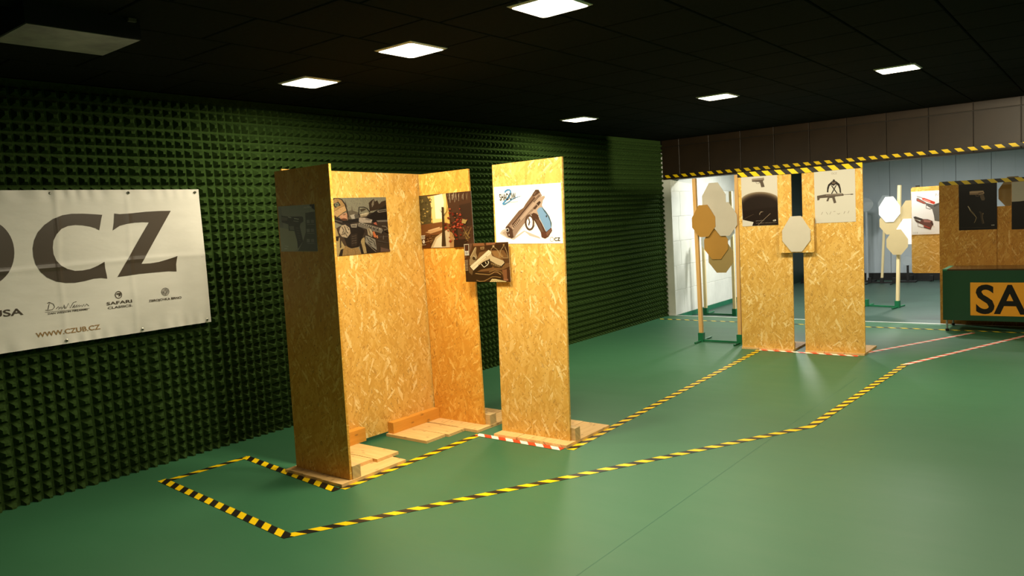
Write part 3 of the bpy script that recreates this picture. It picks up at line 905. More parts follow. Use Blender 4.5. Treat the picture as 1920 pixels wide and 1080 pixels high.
p.ring((883, 646), 21, 21, 2.5, K1); p.ring((883, 646), 15, 15, 2, K1); p.ring((883, 646), 10, 10, 2, K1)
p.stroke([(876, 650), (884, 640), (886, 652), (892, 642)], 3, K1)
ink = p.build(t, M['banner_ink'], 'lettering')
import bmesh
bm = bmesh.new(); bm.from_mesh(ink.data)
for ax, top in ((0, BW), (2, BH)):
    k = .0125
    while k < top:
        co = [0, 0, 0]; no = [0, 0, 0]; co[ax] = k; no[ax] = 1
        bmesh.ops.bisect_plane(bm, geom=bm.verts[:] + bm.edges[:] + bm.faces[:], plane_co=co, plane_no=no)
        k += .0125
for v in bm.verts: v.co.y += wav(v.co.x, v.co.z)
bm.to_mesh(ink.data); bm.free()
gm = MB(); n = 14
for k in range(n):
    a0, a1 = 2 * math.pi * k / n, 2 * math.pi * (k + 1) / n
    R1, R2 = .011, .006
    gm.face([(R1 * math.cos(a0), -.001, R1 * math.sin(a0)), (R1 * math.cos(a1), -.001, R1 * math.sin(a1)), (R2 * math.cos(a1), -.004, R2 * math.sin(a1)), (R2 * math.cos(a0), -.004, R2 * math.sin(a0))])
gm.face([(.0062 * math.cos(2 * math.pi * k / n), -.0015, .0062 * math.sin(2 * math.pi * k / n)) for k in range(n)], None, 1)
gme = gm.mesh('grommet', [M['steel'], M['dark_hole']])
for x in (2.963, 2.45, 1.93, 1.41, .89, .37):
    inst(gme, 'grommet', t, (x, -.003, BH - .022)); inst(gme, 'grommet', t, (x, -.003, .022))
inst(gme, 'grommet', t, (2.968, -.003, .523))

# ------------------------------------------------------------------ posters
# dark grey pistol poster
t, p = poster('dark grey pistol poster on the shaded front of the nearest partition', (-4.536, 3.1585, 1.57), .405, .312, [(85, 225), (668, 132), (718, 915), (118, 965)], tilt=.0185)
p.dim = 1.5
p.fill('#8b897c')
p.poly([(90, 240), (140, 230), (170, 600), (160, 960), (118, 965), (100, 600)], '#7d7b70')
p.poly([(100, 560), (350, 600), (400, 900), (320, 940), (118, 960)], '#9a9780')
p.poly([(520, 290), (690, 250), (718, 915), (395, 935), (420, 880), (480, 760), (525, 600)], '#57564f')
p.poly([(590, 140), (668, 132), (678, 230), (600, 180)], '#33332f')
p.poly([(135, 365), (240, 372), (460, 350), (485, 360), (490, 430), (440, 470), (430, 520), (480, 760), (390, 900), (385, 780), (340, 600), (250, 605), (245, 500), (140, 475)], '#4c4b46')
p.poly([(130, 385), (235, 390), (230, 440), (130, 445)], '#6a6860')
p.poly([(255, 530), (330, 520), (340, 585), (270, 590)], '#75736a')
p.stroke([(245, 380), (295, 388)], 14, '#a8a69a'); p.stroke([(340, 395), (415, 400)], 14, '#a8a69a'); p.stroke([(330, 435), (410, 440)], 12, '#908e84')
for k in range(6): p.stroke([(370 + k * 8, 545 + k * 42), (420 + k * 5, 550 + k * 42)], 10, '#68665d')
for yy in (400, 550, 720):
    p.poly([(540, yy), (590, yy - 6), (592, yy + 50), (544, yy + 56)], '#807e76'); p.poly([(610, yy - 8), (660, yy - 14), (664, yy + 40), (614, yy + 48)], '#75736b')
    p.stroke([(550, yy + 75), (670, yy + 62)], 4, '#a09e94')
p.text('ALFEN', (500, 217), (625, 192), 26, '#c0bdb0'); p.text('TACTICAL LINE', (438, 276), (655, 250), 15, '#a9a69a')
p.stroke([(180, 862), (240, 872)], 9, '#b8b5a8'); p.stroke([(176, 910), (222, 908)], 12, '#b8b5a8')
p.build(t, M['print'])

# soldier poster
t, p = poster('colour poster of a man in a tan cap aiming a rifle', (-4.6305, 3.708, 1.497), .548, .443, [(78, 95), (905, 82), (952, 930), (118, 1000)], math.pi / 2)
p.dim = .52
p.fill('#8f8b78')
p.poly([(80, 560), (260, 560), (260, 1000), (118, 1000)], '#b7a272')
p.poly([(300, 330), (480, 340), (700, 320), (915, 250), (952, 930), (540, 965), (470, 700), (330, 560)], '#41352c')
p.poly([(500, 740), (560, 700), (590, 950), (530, 960)], '#b59c6c')
p.poly([(640, 170), (690, 125), (720, 108), (735, 150), (770, 130), (800, 190), (840, 150), (905, 130), (910, 215), (760, 280), (650, 300)], '#3a2c22')
p.poly([(310, 300), (370, 285), (380, 210), (390, 285), (430, 300), (480, 320), (480, 420), (320, 420)], '#6a6152')
p.poly([(600, 390), (700, 320), (760, 285), (912, 200), (935, 450), (700, 470), (640, 420)], '#1d1816')
p.poly([(775, 285), (912, 262), (914, 300), (790, 322), (765, 305)], '#8b8478'); p.poly([(790, 292), (905, 275), (906, 292), (795, 310)], '#3a342e')
p.poly([(750, 440), (930, 432), (932, 460), (770, 465)], '#7d756d')
p.poly([(490, 395), (580, 400), (690, 432), (670, 480), (500, 475), (465, 440)], '#b9ab9c')
p.poly([(590, 400), (660, 420), (655, 440), (580, 430)], '#8a8078')
p.stroke([(478, 360), (490, 236), (560, 235), (610, 255), (655, 315)], 15, '#241d18')
p.poly([(505, 345), (620, 310), (640, 330), (600, 375), (505, 390)], '#b5a68a'); p.stroke([(500, 352), (630, 330)], 8, '#e0d6bc'); p.stroke([(500, 375), (600, 360)], 5, '#5a4e40')
p.poly([(700, 140), (720, 120), (715, 200), (690, 240), (680, 190)], '#857a6a'); p.poly([(500, 270), (560, 255), (600, 270), (520, 310)], '#4a4030')
p.poly([(345, 360), (420, 340), (430, 430), (380, 430)], '#b5aea2'); p.poly([(410, 350), (470, 340), (480, 420), (420, 410)], '#5c564e')
# man
p.poly([(130, 560), (200, 520), (280, 700), (330, 830), (250, 840), (170, 700)], '#4a3a2c')
p.poly([(240, 700), (330, 560), (470, 520), (570, 600), (520, 720), (470, 850), (360, 875), (290, 850)], '#221a15')
p.poly([(345, 660), (450, 640), (440, 835), (350, 842)], '#352a22')
for k in range(4): p.stroke([(362, 690 + 36 * k), (435, 676 + 36 * k)], 5, '#6d6256')
p.stroke([(398, 655), (395, 838)], 5, '#1a1411')
p.poly([(215, 905), (265, 832), (350, 880), (462, 858), (505, 985), (210, 997)], '#a08050'); p.stroke([(300, 900), (290, 990)], 7, '#7d6038'); p.stroke([(400, 890), (420, 985)], 6, '#7d6038')
p.poly([(185, 895), (228, 878), (205, 990), (152, 997)], '#2a2018'); p.poly([(468, 800), (508, 800), (545, 960), (505, 968)], '#2a2018')
p.poly([(178, 720), (196, 720), (196, 860), (178, 870)], '#3a2d20')
p.poly([(110, 690), (170, 680), (150, 760), (112, 750)], '#2a2018')
p.poly([(180, 370), (285, 318), (303, 335), (305, 430), (260, 452), (200, 425)], '#cf9877'); p.poly([(215, 345), (245, 335), (255, 395), (235, 400)], '#e6b896')
p.poly([(95, 350), (150, 390), (215, 420), (200, 440), (98, 425)], '#2a2019')
p.poly([(195, 415), (250, 405), (305, 420), (290, 455), (220, 460)], '#5d3a28'); p.stroke([(240, 405), (285, 408)], 7, '#b0705a')
p.poly([(80, 170), (95, 115), (140, 98), (190, 108), (235, 135), (268, 195), (290, 290), (200, 320), (150, 360), (100, 330), (95, 290)], '#b58f5c')
p.poly([(95, 310), (180, 255), (265, 213), (292, 285), (215, 335), (165, 385), (135, 392), (108, 365)], '#cda674')
p.poly([(86, 193), (172, 148), (208, 207), (122, 247)], '#3b3a2b'); p.ell((148, 198), 30, 30, '#8d8c74'); p.ell((148, 198), 18, 18, '#5a5a48')
p.stroke([(96, 305), (180, 250), (266, 210)], 5, '#6b4f2c'); p.stroke([(110, 368), (150, 388), (200, 352), (290, 290)], 9, '#4a3420'); p.stroke([(150, 105), (165, 150)], 4, '#7d6038'); p.stroke([(225, 355), (280, 345)], 8, '#3a261a'); p.stroke([(248, 350), (238, 395), (256, 400)], 5, '#8a5a40')
p.stroke([(85, 125), (120, 98), (165, 96), (225, 120), (272, 190), (300, 280), (318, 390)], 16, '#2d241d'); p.stroke([(275, 150), (300, 230)], 8, '#5d5044')
# rifle and hands
p.poly([(95, 415), (190, 425), (400, 500), (395, 560), (230, 515), (95, 450)], '#2b2320'); p.stroke([(100, 432), (220, 465)], 8, '#7d746a')
p.poly([(220, 450), (300, 440), (330, 425), (480, 405), (475, 460), (340, 475), (240, 480)], '#1d1815')
p.poly([(345, 500), (450, 488), (440, 552), (360, 548)], '#9b9284'); p.poly([(365, 515), (430, 508), (425, 535), (370, 535)], '#6d665c')
p.poly([(455, 485), (500, 468), (830, 565), (845, 600), (820, 645), (700, 610), (465, 535)], '#7b7368')
p.poly([(470, 488), (510, 478), (820, 570), (810, 585)], '#a59c8e')
for k in range(9): p.poly([(500 + 33 * k, 482 + 9.6 * k), (516 + 33 * k, 486 + 9.6 * k), (514 + 33 * k, 500 + 9.6 * k), (498 + 33 * k, 496 + 9.6 * k)], '#2b2521')
for k in range(3): p.poly([(640 + 55 * k, 545 + 16 * k), (668 + 55 * k, 553 + 16 * k), (664 + 55 * k, 568 + 16 * k), (636 + 55 * k, 560 + 16 * k)], '#2b2521')
p.stroke([(830, 530), (890, 535), (918, 575), (870, 590), (840, 640)], 12, '#8a8174'); p.stroke([(840, 640), (860, 600), (940, 640)], 16, '#1d1815')
p.poly([(180, 560), (215, 515), (265, 505), (330, 555), (342, 640), (285, 710), (205, 692), (165, 625)], '#b8a68c')
for q in ([(210, 540), (240, 590), (220, 640)], [(250, 530), (275, 600), (300, 640)], [(290, 540), (320, 590)], [(200, 660), (260, 640), (290, 690)], [(260, 610), (240, 660)]): p.stroke(q, 12, '#4b3f34')
p.stroke([(300, 560), (290, 600), (325, 620)], 8, '#d9cbb2')
p.poly([(598, 570), (640, 558), (668, 590), (690, 640), (672, 700), (610, 665)], '#ab9a7e'); p.stroke([(620, 580), (640, 640), (660, 680)], 9, '#5a4c3c'); p.stroke([(650, 580), (670, 640)], 6, '#e0d3b8')
p.poly([(683, 618), (708, 610), (742, 690), (722, 715), (695, 690)], '#d67848'); p.poly([(738, 680), (762, 674), (768, 715), (745, 722)], '#cf8a60')
p.poly([(698, 482), (740, 466), (758, 515), (720, 505)], '#c76f58')
p.poly([(572, 675), (620, 690), (722, 740), (742, 905), (660, 850), (565, 775)], '#938d82')
for q in ([(590, 700), (620, 760), (680, 790)], [(640, 720), (700, 770), (720, 850)], [(610, 780), (660, 830)]): p.stroke(q, 14, '#4f4a42')
p.poly([(555, 780), (660, 850), (740, 940), (600, 955)], '#2a221d'); p.stroke([(575, 790), (730, 935)], 6, '#a59c90')
p.poly([(800, 860), (950, 900), (950, 928), (800, 935)], '#6d544a'); p.stroke([(760, 760), (945, 800)], 8, '#5f544c'); p.stroke([(780, 700), (940, 690)], 6, '#6a5f56'); p.stroke([(850, 680), (845, 740)], 7, '#8d8478')
p.build(t, M['print_grain'])

# generic autumn forest poster
t, p = poster('warm autumn forest poster with glowing sky, on the orange-toned partition', (-4.626, 4.6305, 1.4975), .590, .448, [(63, 152), (910, 68), (960, 975), (110, 1000)])
p.dim = .66
p.fill('#5c3d1e')
p.poly([(190, 165), (520, 105), (540, 330), (560, 600), (260, 600), (230, 380)], '#e2b45c')
p.poly([(250, 160), (500, 108), (500, 330), (470, 600), (290, 600), (260, 380)], '#f3d88c')
p.poly([(310, 150), (440, 118), (470, 250), (440, 520), (330, 520)], '#fdf5d2')
p.poly([(63, 152), (190, 150), (240, 240), (265, 360), (255, 600), (90, 660)], '#55492a')
for k in range(46):
    a_, b_ = random.uniform(70, 270), random.uniform(170, 600); r = random.uniform(8, 20)
    p.ell((a_, b_), r, r * .8, random.choice(['#6a5c30', '#3f3519', '#8a7a44', '#4b3f22', '#b79a58']), 7)
p.poly([(95, 620), (440, 570), (560, 600), (560, 760), (100, 800)], '#7a4a26')
p.poly([(160, 740), (330, 690), (440, 660), (440, 700), (250, 760)], '#c89a68'); p.stroke([(210, 715), (400, 660)], 18, '#d8b080')
p.poly([(250, 990), (330, 820), (440, 740), (540, 690), (640, 840), (690, 985)], '#cdb48c'); p.poly([(290, 985), (350, 850), (430, 780), (440, 985)], '#e6d6b4'); p.poly([(560, 720), (620, 760), (660, 980), (560, 985)], '#b08450')
p.poly([(110, 800), (260, 780), (250, 990), (110, 1000)], '#5a3016')
for k in range(20): p.stroke([(random.uniform(120, 260), random.uniform(790, 960)), (random.uniform(180, 330), random.uniform(780, 900))], 4, random.choice(['#9a6a3c', '#c79a66', '#3a200f']))
p.poly([(505, 108), (905, 70), (960, 975), (690, 985), (640, 800), (590, 620), (540, 330)], '#4c3020')
for k in range(26): 
    a_ = random.uniform(530, 880); p.stroke([(a_, random.uniform(90, 130)), (a_ + random.uniform(-20, 20), random.uniform(150, 260))], 5, random.choice(['#8a7458', '#b8a488', '#2f1c10']))
p.poly([(720, 300), (900, 260), (930, 620), (800, 640)], '#3b271b')
p.poly([(436, 330), (470, 330), (478, 620), (500, 960), (430, 965), (446, 640)], '#3d2b18'); p.stroke([(470, 470), (520, 400), (540, 330)], 10, '#3d2b18', 4); p.stroke([(450, 430), (410, 370)], 8, '#3d2b18', 3)
p.poly([(640, 420), (672, 420), (690, 700), (720, 985), (640, 985), (655, 700)], '#2f2014')
for k in range(90):
    a_, b_ = random.gauss(665, 70), random.gauss(560, 130); r = random.uniform(8, 24)
    if b_ > 330: p.ell((a_, b_), r, r * .75, random.choice(['#8e2c1c', '#a8402a', '#7a2416', '#5a2014', '#b8583a', '#43261a']), 7)
p.poly([(640, 860), (835, 850), (850, 980), (640, 985)], '#2e1c12')
p.poly([(780, 520), (860, 540), (830, 600), (770, 590)], '#a68a50')
for k in range(24): p.stroke([(random.uniform(790, 940), random.uniform(640, 900)), (random.uniform(790, 940), random.uniform(640, 900))], 4, random.choice(['#8a6a3a', '#6a4a2a', '#a8884e']))
for k, (y_, c_) in enumerate([(795, 0), (812, 0), (829, 0), (846, 0)]): p.stroke([(106, y_), (174 - 4 * (k % 2), y_ - 6)], 9, '#e8e0cc')
p.ell((150, 890), 19, 30, '#f2ecdc'); p.stroke([(145, 880), (154, 900)], 6, '#7a5a3a'); p.stroke([(112, 942), (185, 938)], 6, '#d8ccb0')
p.build(t, M['print'])

# white pistol poster
t, p = poster('white poster of a pistol with light blue grip, on the single board', (-3.754, 4.5685, 1.516), .626, .438, [(45, 157), (1010, 72), (1040, 945), (75, 980)], tilt=.024)
p.dim = .52
p.fill('#f6f2ea')
p.poly([(125, 830), (160, 780), (230, 750), (330, 880), (480, 775), (700, 860), (720, 890), (560, 850), (490, 790), (330, 915), (230, 890)], '#eadccb')
p.poly([(160, 820), (215, 780), (300, 880), (250, 890)], '#cfb59c')
A1, A2, A3, A4 = '#b39580', '#5b4032', '#8a6a55', '#d0b39c'
p.poly([(210, 735), (405, 490), (470, 445), (505, 385), (600, 250), (650, 180), (690, 178), (740, 262), (600, 520), (330, 880), (300, 897), (245, 875), (222, 810)], A1)
p.poly([(210, 735), (405, 490), (470, 445), (505, 385), (600, 265), (640, 285), (268, 715)], A3)
p.poly([(300, 690), (630, 290), (645, 300), (315, 705)], A2)
p.poly([(300, 745), (660, 310), (730, 270), (735, 290), (330, 770)], A4)
p.stroke([(305, 790), (590, 470)], 4, A2); p.stroke([(330, 885), (490, 690)], 5, A2)
p.poly([(210, 735), (255, 715), (310, 760), (326, 880), (300, 897), (245, 872), (222, 810)], A2)
p.ell((238, 775), 24, 30, '#e8dcd0'); p.ell((238, 778), 15, 20, '#2c1e18'); p.ell((262, 845), 9, 14, '#cdbcae')
for k in range(6): p.poly([(312 + 19 * k, 712 - 20 * k), (322 + 19 * k, 705 - 20 * k), (342 + 17 * k, 735 - 20 * k), (332 + 17 * k, 745 - 20 * k)], A2)
for k in range(6): p.poly([(612 + 15 * k, 345 - 17 * k), (622 + 15 * k, 338 - 17 * k), (640 + 14 * k, 355 - 17 * k), (630 + 14 * k, 365 - 17 * k)], A2)
p.poly([(600, 250), (645, 183), (662, 176), (668, 190), (682, 176), (700, 190), (712, 215), (680, 240), (640, 270), (605, 272)], A2); p.poly([(612, 248), (650, 205), (665, 215), (635, 260)], '#80634f')
# frame, guard, grip
p.poly([(580, 520), (600, 490), (700, 330), (745, 270), (778, 265), (780, 290), (752, 330), (738, 400), (760, 450), (700, 560), (640, 560), (590, 530)], A4)
p.poly([(610, 450), (665, 395), (680, 420), (640, 468)], A2); p.poly([(660, 380), (705, 340), (725, 360), (690, 415)], '#4a352a'); p.stroke([(590, 500), (640, 440)], 5, A2)
p.ring((563, 655), 72, 115, 26, '#57402f', 26)
p.poly([(575, 545), (640, 520), (640, 700), (600, 690), (606, 610)], '#f2e8dc')
p.ring((560, 660), 68, 112, 22, '#6a5040', 26)
p.poly([(540, 600), (556, 590), (570, 650), (552, 705), (540, 690), (552, 648)], A2)
p.poly([(585, 535), (620, 515), (660, 525), (695, 560), (700, 600), (805, 785), (830, 850), (790, 882), (745, 868), (724, 800), (640, 640), (605, 600)], '#5a3c2e')
p.poly([(640, 600), (700, 620), (770, 790), (730, 790)], '#7a5a48')
p.poly([(668, 480), (700, 440), (738, 430), (772, 480), (835, 560), (872, 660), (872, 722), (803, 785), (760, 690), (705, 590), (690, 540)], '#8fbbe6')
p.poly([(738, 430), (752, 436), (800, 490), (846, 560), (880, 655), (876, 720), (868, 700), (858, 640), (825, 560), (772, 490)], '#54707f')
p.stroke([(690, 560), (795, 775)], 7, '#e8ddd2'); p.ell((806, 560), 9, 16, '#3c2c24')
p.poly([(722, 795), (800, 790), (876, 722), (886, 765), (830, 855), (780, 882), (735, 865)], '#6e4434'); p.poly([(800, 800), (876, 735), (882, 762), (815, 850)], '#8d6450')
# lettering
p.stroke([(205, 232), (215, 210), (240, 194), (270, 190), (287, 205), (288, 235), (270, 280), (235, 325), (195, 370), (172, 400)], 22, '#4fa0dc')
p.stroke([(172, 400), (200, 402), (250, 370), (320, 320), (390, 290), (450, 273)], 24, '#4fa0dc', 3)
p.text('SHADOW', (132, 349), (368, 324), 96, '#2e2a28', bold=1)
p.text('PERFORMANCE', (235, 385), (395, 362), 16, '#b3aca2'); p.text('CZ', (95, 342), (120, 340), 14, '#c8c2b8')
p.ring((882, 889), 27, 33, 4, '#4a423a'); p.text('CZ', (918, 912), (1005, 905), 48, '#3c3530', bold=2.0)
p.build(t, M['print'])

# brown pistol poster hung across the gap
t, p = poster('brown poster of a sand-coloured pistol, hung across the gap beside the single board', (-4.075, 4.545, 1.2195), .458, .308, [(55, 140), (1005, 95), (1035, 955), (90, 950)])
p.dim = .62
p.fill('#4b2d16')
p.poly([(250, 115), (480, 108), (500, 180), (260, 190)], '#8d5a36'); p.poly([(530, 105), (740, 100), (720, 150), (535, 170)], '#96603c')
p.poly([(60, 150), (240, 130), (200, 300), (70, 470)], '#6f4c38')
p.poly([(170, 480), (300, 205), (325, 220), (310, 330), (340, 430), (240, 600), (170, 600)], '#9a8058'); p.stroke([(190, 430), (300, 220)], 14, '#c8ae80'); p.ell((275, 450), 40, 40, '#3c2a18'); p.stroke([(245, 400), (285, 410), (310, 460)], 12, '#d8c49a')
p.poly([(380, 330), (640, 260), (900, 270), (1015, 440), (1020, 620), (880, 690), (560, 720), (300, 740), (260, 700)], '#7b5631')
p.poly([(640, 300), (800, 290), (900, 400), (820, 460), (700, 400)], '#9a7040')
p.poly([(500, 180), (1005, 130), (1010, 280), (860, 270), (640, 280), (520, 240)], '#3c2412')
p.poly([(880, 460), (1015, 440), (1020, 540), (900, 560)], '#5a3a1e')
p.poly([(85, 700), (300, 730), (560, 760), (840, 800), (890, 950), (90, 950)], '#33200f')
for q, c_ in (([(290, 770), (370, 782), (460, 788), (580, 800), (640, 775), (700, 738), (760, 745), (830, 800)], '#a07d4c'), ([(310, 915), (380, 940), (470, 935), (560, 890), (640, 845), (720, 840), (830, 860)], '#93703f'), ([(580, 740), (700, 700), (830, 730), (880, 790)], '#8a6a3c')): p.stroke(q, 17, c_)
p.poly([(860, 700), (960, 680), (965, 890), (890, 885)], '#8a5836'); p.poly([(960, 690), (1025, 680), (1030, 950), (970, 940)], '#4a2a16')
p.poly([(885, 885), (985, 890), (980, 930), (890, 915)], '#a06848')
p.poly([(590, 952), (640, 885), (720, 890), (950, 940), (940, 952)], '#dcc68a')
for k in range(7): p.stroke([(630 + 40 * k, 950), (660 + 36 * k, 900 + 5 * k)], 6, '#7a5a30')
for q in ([(690, 200), (640, 250), (635, 300)], [(690, 205), (760, 255), (820, 365), (900, 440), (1000, 440)], [(905, 185), (845, 270), (800, 440)], [(930, 190), (970, 300), (1000, 430)]): p.stroke(q, 9, '#b99c6c')
p.poly([(665, 175), (705, 165), (712, 205), (672, 215)], '#c0a070'); p.poly([(890, 145), (925, 140), (930, 175), (895, 180)], '#9a7a4c'); p.poly([(410, 210), (495, 200), (490, 255), (415, 262)], '#a58456'); p.poly([(425, 222), (482, 215), (478, 245), (428, 250)], '#6a4c2c')
for k in range(8): p.stroke([(68, 500 + 30 * k), (145, 492 + 30 * k)], 11, '#b8a484')
p.poly([(160, 620), (250, 690), (240, 760), (225, 810), (160, 750)], '#6a5030')
E0, E1 = '#eadcb4', '#cfb88c'
p.poly([(250, 705), (365, 575), (430, 540), (620, 470), (700, 540), (640, 640), (420, 680), (300, 740)], '#2b1b0d')
p.poly([(183, 622), (585, 268), (640, 308), (640, 345), (250, 690), (240, 690)], E0); p.stroke([(230, 655), (610, 322)], 6, '#bfa478'); p.stroke([(205, 640), (600, 290)], 4, '#fff3d4')
p.poly([(245, 690), (360, 588), (368, 600), (256, 706)], '#f4e8c4'); p.poly([(180, 628), (242, 690), (236, 706), (178, 645)], '#3c2a18')
p.poly([(355, 580), (420, 520), (540, 420), (640, 350), (660, 400), (900, 500), (918, 545), (838, 625), (760, 590), (690, 540), (600, 490), (570, 480), (470, 520), (380, 590)], E1)
p.poly([(600, 500), (690, 545), (760, 580), (870, 620), (850, 645), (700, 640), (620, 580)], '#4c3920')
for k in range(5): p.ell((650 + 38 * k, 562 + 14 * k), 16, 20, '#8a7048', 10)
p.stroke([(838, 625), (918, 550)], 16, '#2a1b0e'); p.stroke([(840, 614), (908, 548)], 5, '#f2e4bc')
p.poly([(430, 575), (520, 500), (580, 520), (560, 580), (490, 640)], '#1c120a')
p.stroke([(425, 572), (482, 640), (560, 585), (584, 530), (565, 505)], 15, '#f0e4c4'); p.stroke([(510, 520), (530, 570)], 12, '#e8d8b0'); p.ell((598, 478), 14, 20, '#2a1b10'); p.ell((535, 412), 9, 9, '#8a7048')
p.poly([(70, 152), (172, 146), (174, 388), (82, 392)], '#c9bfa8'); p.poly([(82, 165), (162, 160), (164, 376), (92, 380)], '#4a2a1c')
p.poly([(88, 296), (158, 292), (162, 374), (94, 378)], '#efe8d8'); p.ring((124, 335), 30, 34, 7, '#3a2a20'); p.ell((124, 338), 16, 16, '#77706a')
p.build(t, M['print'])

# far left poster
t, p = poster('cream poster of a pistol over a huge dark sphere, on the left far board', (-3.402, 8.7135, 1.4575), .42, .573, [(102, 176), (466, 143), (475, 655), (118, 675)])
p.fill('#c4bdb0')
def rim(k): return [(300 + (208 - k * 4) * math.cos(math.radians(a_)), 432 + k * 7 - 110 * math.sin(math.radians(a_))) for a_ in range(168, 22, -8)]
for k, c_ in enumerate(['#8b7a66', '#75654f', '#5e4f3e', '#4b3d30', '#3b2f25', '#30251c', '#271c15', '#1f1611']):
    p.poly(rim(k) + [(495, 655), (215, 667), (228, 630), (180, 618), (120, 608)], c_)
p.poly([(118, 520), (475, 470), (475, 655), (215, 667), (228, 630), (120, 608)], '#1a110c')
p.poly([(285, 545), (300, 522), (330, 522), (300, 535), (288, 560)], '#7a6a58'); p.stroke([(398, 540), (270, 662)], 4, '#7a6a58'); p.stroke([(130, 600), (230, 550)], 3, '#4a3a2c')
p.poly([(212, 192), (335, 178), (337, 200), (325, 212), (328, 225), (342, 272), (308, 277), (296, 232), (288, 222), (214, 220)], '#54483e'); p.poly([(214, 195), (334, 182), (334, 196), (216, 208)], '#8a7c6e')
p.stroke([(256, 218), (258, 238), (284, 238), (292, 222)], 4, '#54483e')
p.text('OSCULATORY', (252, 623), (335, 615), 7, '#8d8070'); p.text('THE NEXT GENERATION', (252, 645), (458, 634), 6, '#8d8070'); p.text('CZ', (424, 619), (455, 613), 12, '#f2ecdc', bold=1)
p.build(t, M['print'])

# far right poster
t, p = poster('cream poster of a rifle under a bending figure, on the right far board', (-2.5745, 8.7135, 1.456), .424, .574, [(842, 112), (1255, 80), (1262, 625), (852, 638)])
p.fill('#c6c0b3')
p.ring((1026, 136), 9, 10, 2.5, '#8d8274'); p.text('CZ', (1038, 146), (1074, 143), 18, '#8d8274')
Bk = '#2a231e'
p.ell((1042, 210), 12, 14, Bk)
p.poly([(1022, 215), (1062, 213), (1100, 243), (1112, 290), (1116, 335), (1101, 332), (1096, 293), (1083, 260), (1060, 246), (1040, 262), (1015, 250), (998, 264), (988, 300), (986, 328), (971, 325), (974, 280), (985, 248)], Bk)
p.stroke([(1018, 258), (1074, 338)], 10, Bk); p.stroke([(1066, 255), (1018, 342)], 10, Bk); p.poly([(1020, 225), (1060, 222), (1055, 240), (1028, 242)], '#6a5a4c')
p.poly([(872, 362), (890, 358), (960, 346), (1130, 338), (1142, 352), (1138, 362), (1060, 370), (1050, 376), (1066, 432), (1041, 439), (1024, 384), (998, 385), (984, 418), (965, 416), (979, 380), (900, 386), (895, 404), (875, 408)], '#574c42')
p.stroke([(1135, 352), (1236, 347)], 5, '#574c42'); p.stroke([(1210, 349), (1236, 348)], 9, '#574c42'); p.poly([(960, 350), (1125, 342), (1125, 352), (962, 360)], '#7d7064')
for q in ([(928, 524), (913, 553)], [(962, 525), (980, 551)], [(1012, 522), (998, 549)], [(1036, 522), (1056, 519)], [(1072, 540), (1085, 549), (1102, 538)], [(1153, 519), (1139, 545)], [(1195, 515), (1181, 541)]): p.stroke(q, 3.5, '#857a6c')
p.build(t, M['print'])

# red-gun poster
t, p = poster('bright white poster with two grey and red pistols, on the board beyond the step', (-2.2195, 11.9985, 1.147), .58, .605, [(530, 160), (1197, 124), (1197, 765), (540, 765)])
p.fill('#f4f2ee')
p.text('P-10', (866, 224), (960, 219), 38, '#b0aca4', bold=.5)
p.poly([(605, 215), (640, 222), (690, 240), (680, 252), (625, 240), (603, 232)], '#a8a49c')
p.poly([(600, 252), (622, 245), (735, 312), (735, 338), (705, 335), (602, 290)], '#7d6a60'); p.poly([(615, 265), (720, 318), (715, 328), (612, 283)], '#c0503e')
p.poly([(675, 250), (700, 243), (860, 305), (862, 325), (845, 340), (690, 278)], '#cf4a38'); p.poly([(700, 262), (800, 300), (795, 312), (705, 275)], '#e8b0a4'); p.ell((690, 262), 10, 11, '#e06a58')
p.poly([(735, 318), (835, 345), (920, 318), (1010, 330), (1005, 600), (935, 590), (855, 575), (845, 500), (820, 405), (735, 350)], '#6b6964'); p.poly([(840, 360), (920, 330), (915, 345), (850, 378)], '#4a4844')
p.stroke([(738, 340), (736, 392), (790, 408), (822, 396)], 8, '#6b6964'); p.stroke([(765, 352), (800, 380)], 6, '#6b6964')
p.poly([(560, 515), (590, 508), (690, 545), (682, 572), (575, 542)], '#4e4742'); p.poly([(572, 550), (600, 555), (690, 600), (685, 625), (600, 588)], '#5e4a42')
p.poly([(690, 548), (760, 552), (825, 578), (838, 622), (815, 660), (800, 702), (760, 690), (700, 672), (712, 640), (650, 610), (640, 590)], '#6e4a42'); p.poly([(700, 555), (800, 575), (815, 600), (705, 590)], '#a87468'); p.stroke([(700, 640), (790, 680)], 9, '#cf5040'); p.stroke([(800, 590), (835, 640)], 12, '#3c3430'); p.stroke([(830, 650), (855, 662)], 8, '#e8d8cc')
p.stroke([(622, 595), (624, 645), (680, 665), (705, 660)], 7, '#8a7a72')
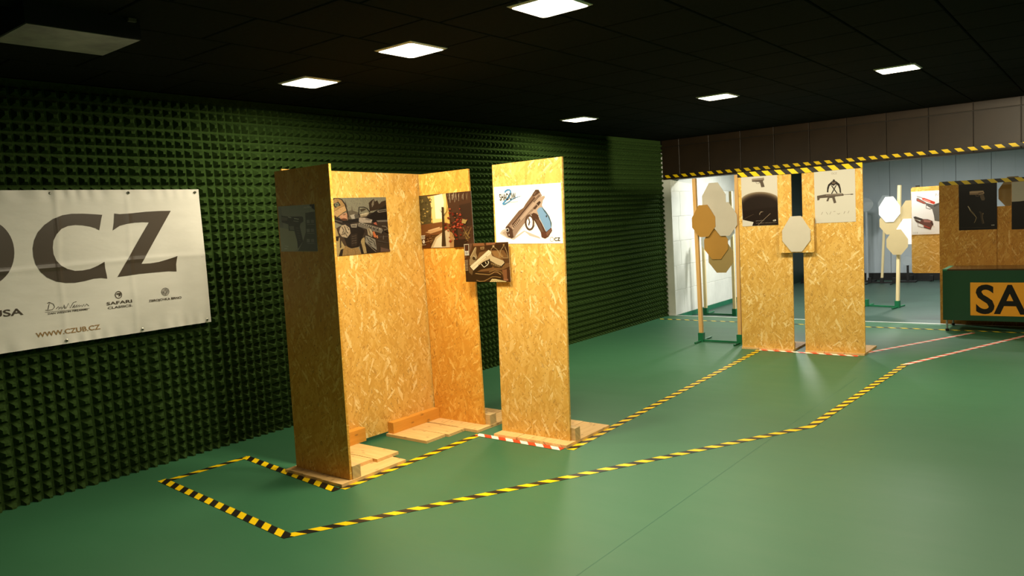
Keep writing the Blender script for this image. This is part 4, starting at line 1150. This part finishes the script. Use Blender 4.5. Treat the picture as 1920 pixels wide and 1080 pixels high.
p.text('CZ', (582, 750), (626, 748), 20, '#a8a49c'); p.ring((566, 741), 9, 9, 2, '#b0aca4'); p.stroke([(640, 744), (860, 735)], 3, '#dcd8d0')
p.build(t, M['print'])

# black poster behind the table
t, p = poster('black poster with a pistol and a dim figure, on the board behind the green table', (-1.542, 11.2985, 1.215), .418, .586, [(852, 100), (1480, 62), (1470, 830), (848, 845)])
p.fill('#16110d')
p.poly([(1030, 212), (1060, 206), (1240, 198), (1256, 200), (1272, 240), (1256, 250), (1190, 262), (1030, 264)], '#b59676'); p.poly([(1032, 240), (1190, 235), (1190, 260), (1032, 262)], '#8d6f54'); p.poly([(1165, 235), (1250, 222), (1250, 240), (1180, 252)], '#5a4434')
p.poly([(1190, 262), (1255, 250), (1280, 330), (1268, 358), (1225, 358), (1205, 310)], '#62503e'); p.stroke([(1128, 262), (1132, 285), (1175, 288), (1185, 265)], 6, '#8d6f54')
p.stroke([(1000, 450), (1022, 485), (1038, 520)], 15, '#a89878'); p.stroke([(1038, 520), (1065, 550), (1105, 595)], 24, '#6a5a40'); p.stroke([(1105, 595), (1135, 640), (1115, 695), (1098, 725)], 14, '#8a7654', 6)
p.stroke([(1185, 540), (1215, 570), (1222, 640), (1245, 740)], 26, '#3c3022', 40); p.stroke([(1240, 575), (1235, 640), (1252, 730)], 8, '#6a5840'); p.ell((1245, 575), 9, 12, '#7d6a4c')
p.text('CZ', (1378, 772), (1430, 769), 14, '#e2d8c4', bold=1); p.stroke([(880, 805), (1430, 795)], 2.5, '#4a4034')
p.build(t, M['print'])
t, p = poster('poster with cream top and black lower part, at the right edge behind the green table', (-.97, 11.2985, 1.204), .42, .588, [(1705, 60), (2325, 22), (2325, 815), (1715, 835)])
p.fill('#17110d')
p.poly([(1705, 60), (2325, 22), (2325, 330), (2100, 340), (1920, 365), (1830, 378), (1709, 385)], '#b5ac99')
p.stroke([(1905, 560), (1925, 640), (1960, 700)], 22, '#8a8478'); p.text('CZ', (2230, 770), (2290, 766), 14, '#e2d8c4')
p.build(t, M['print'])
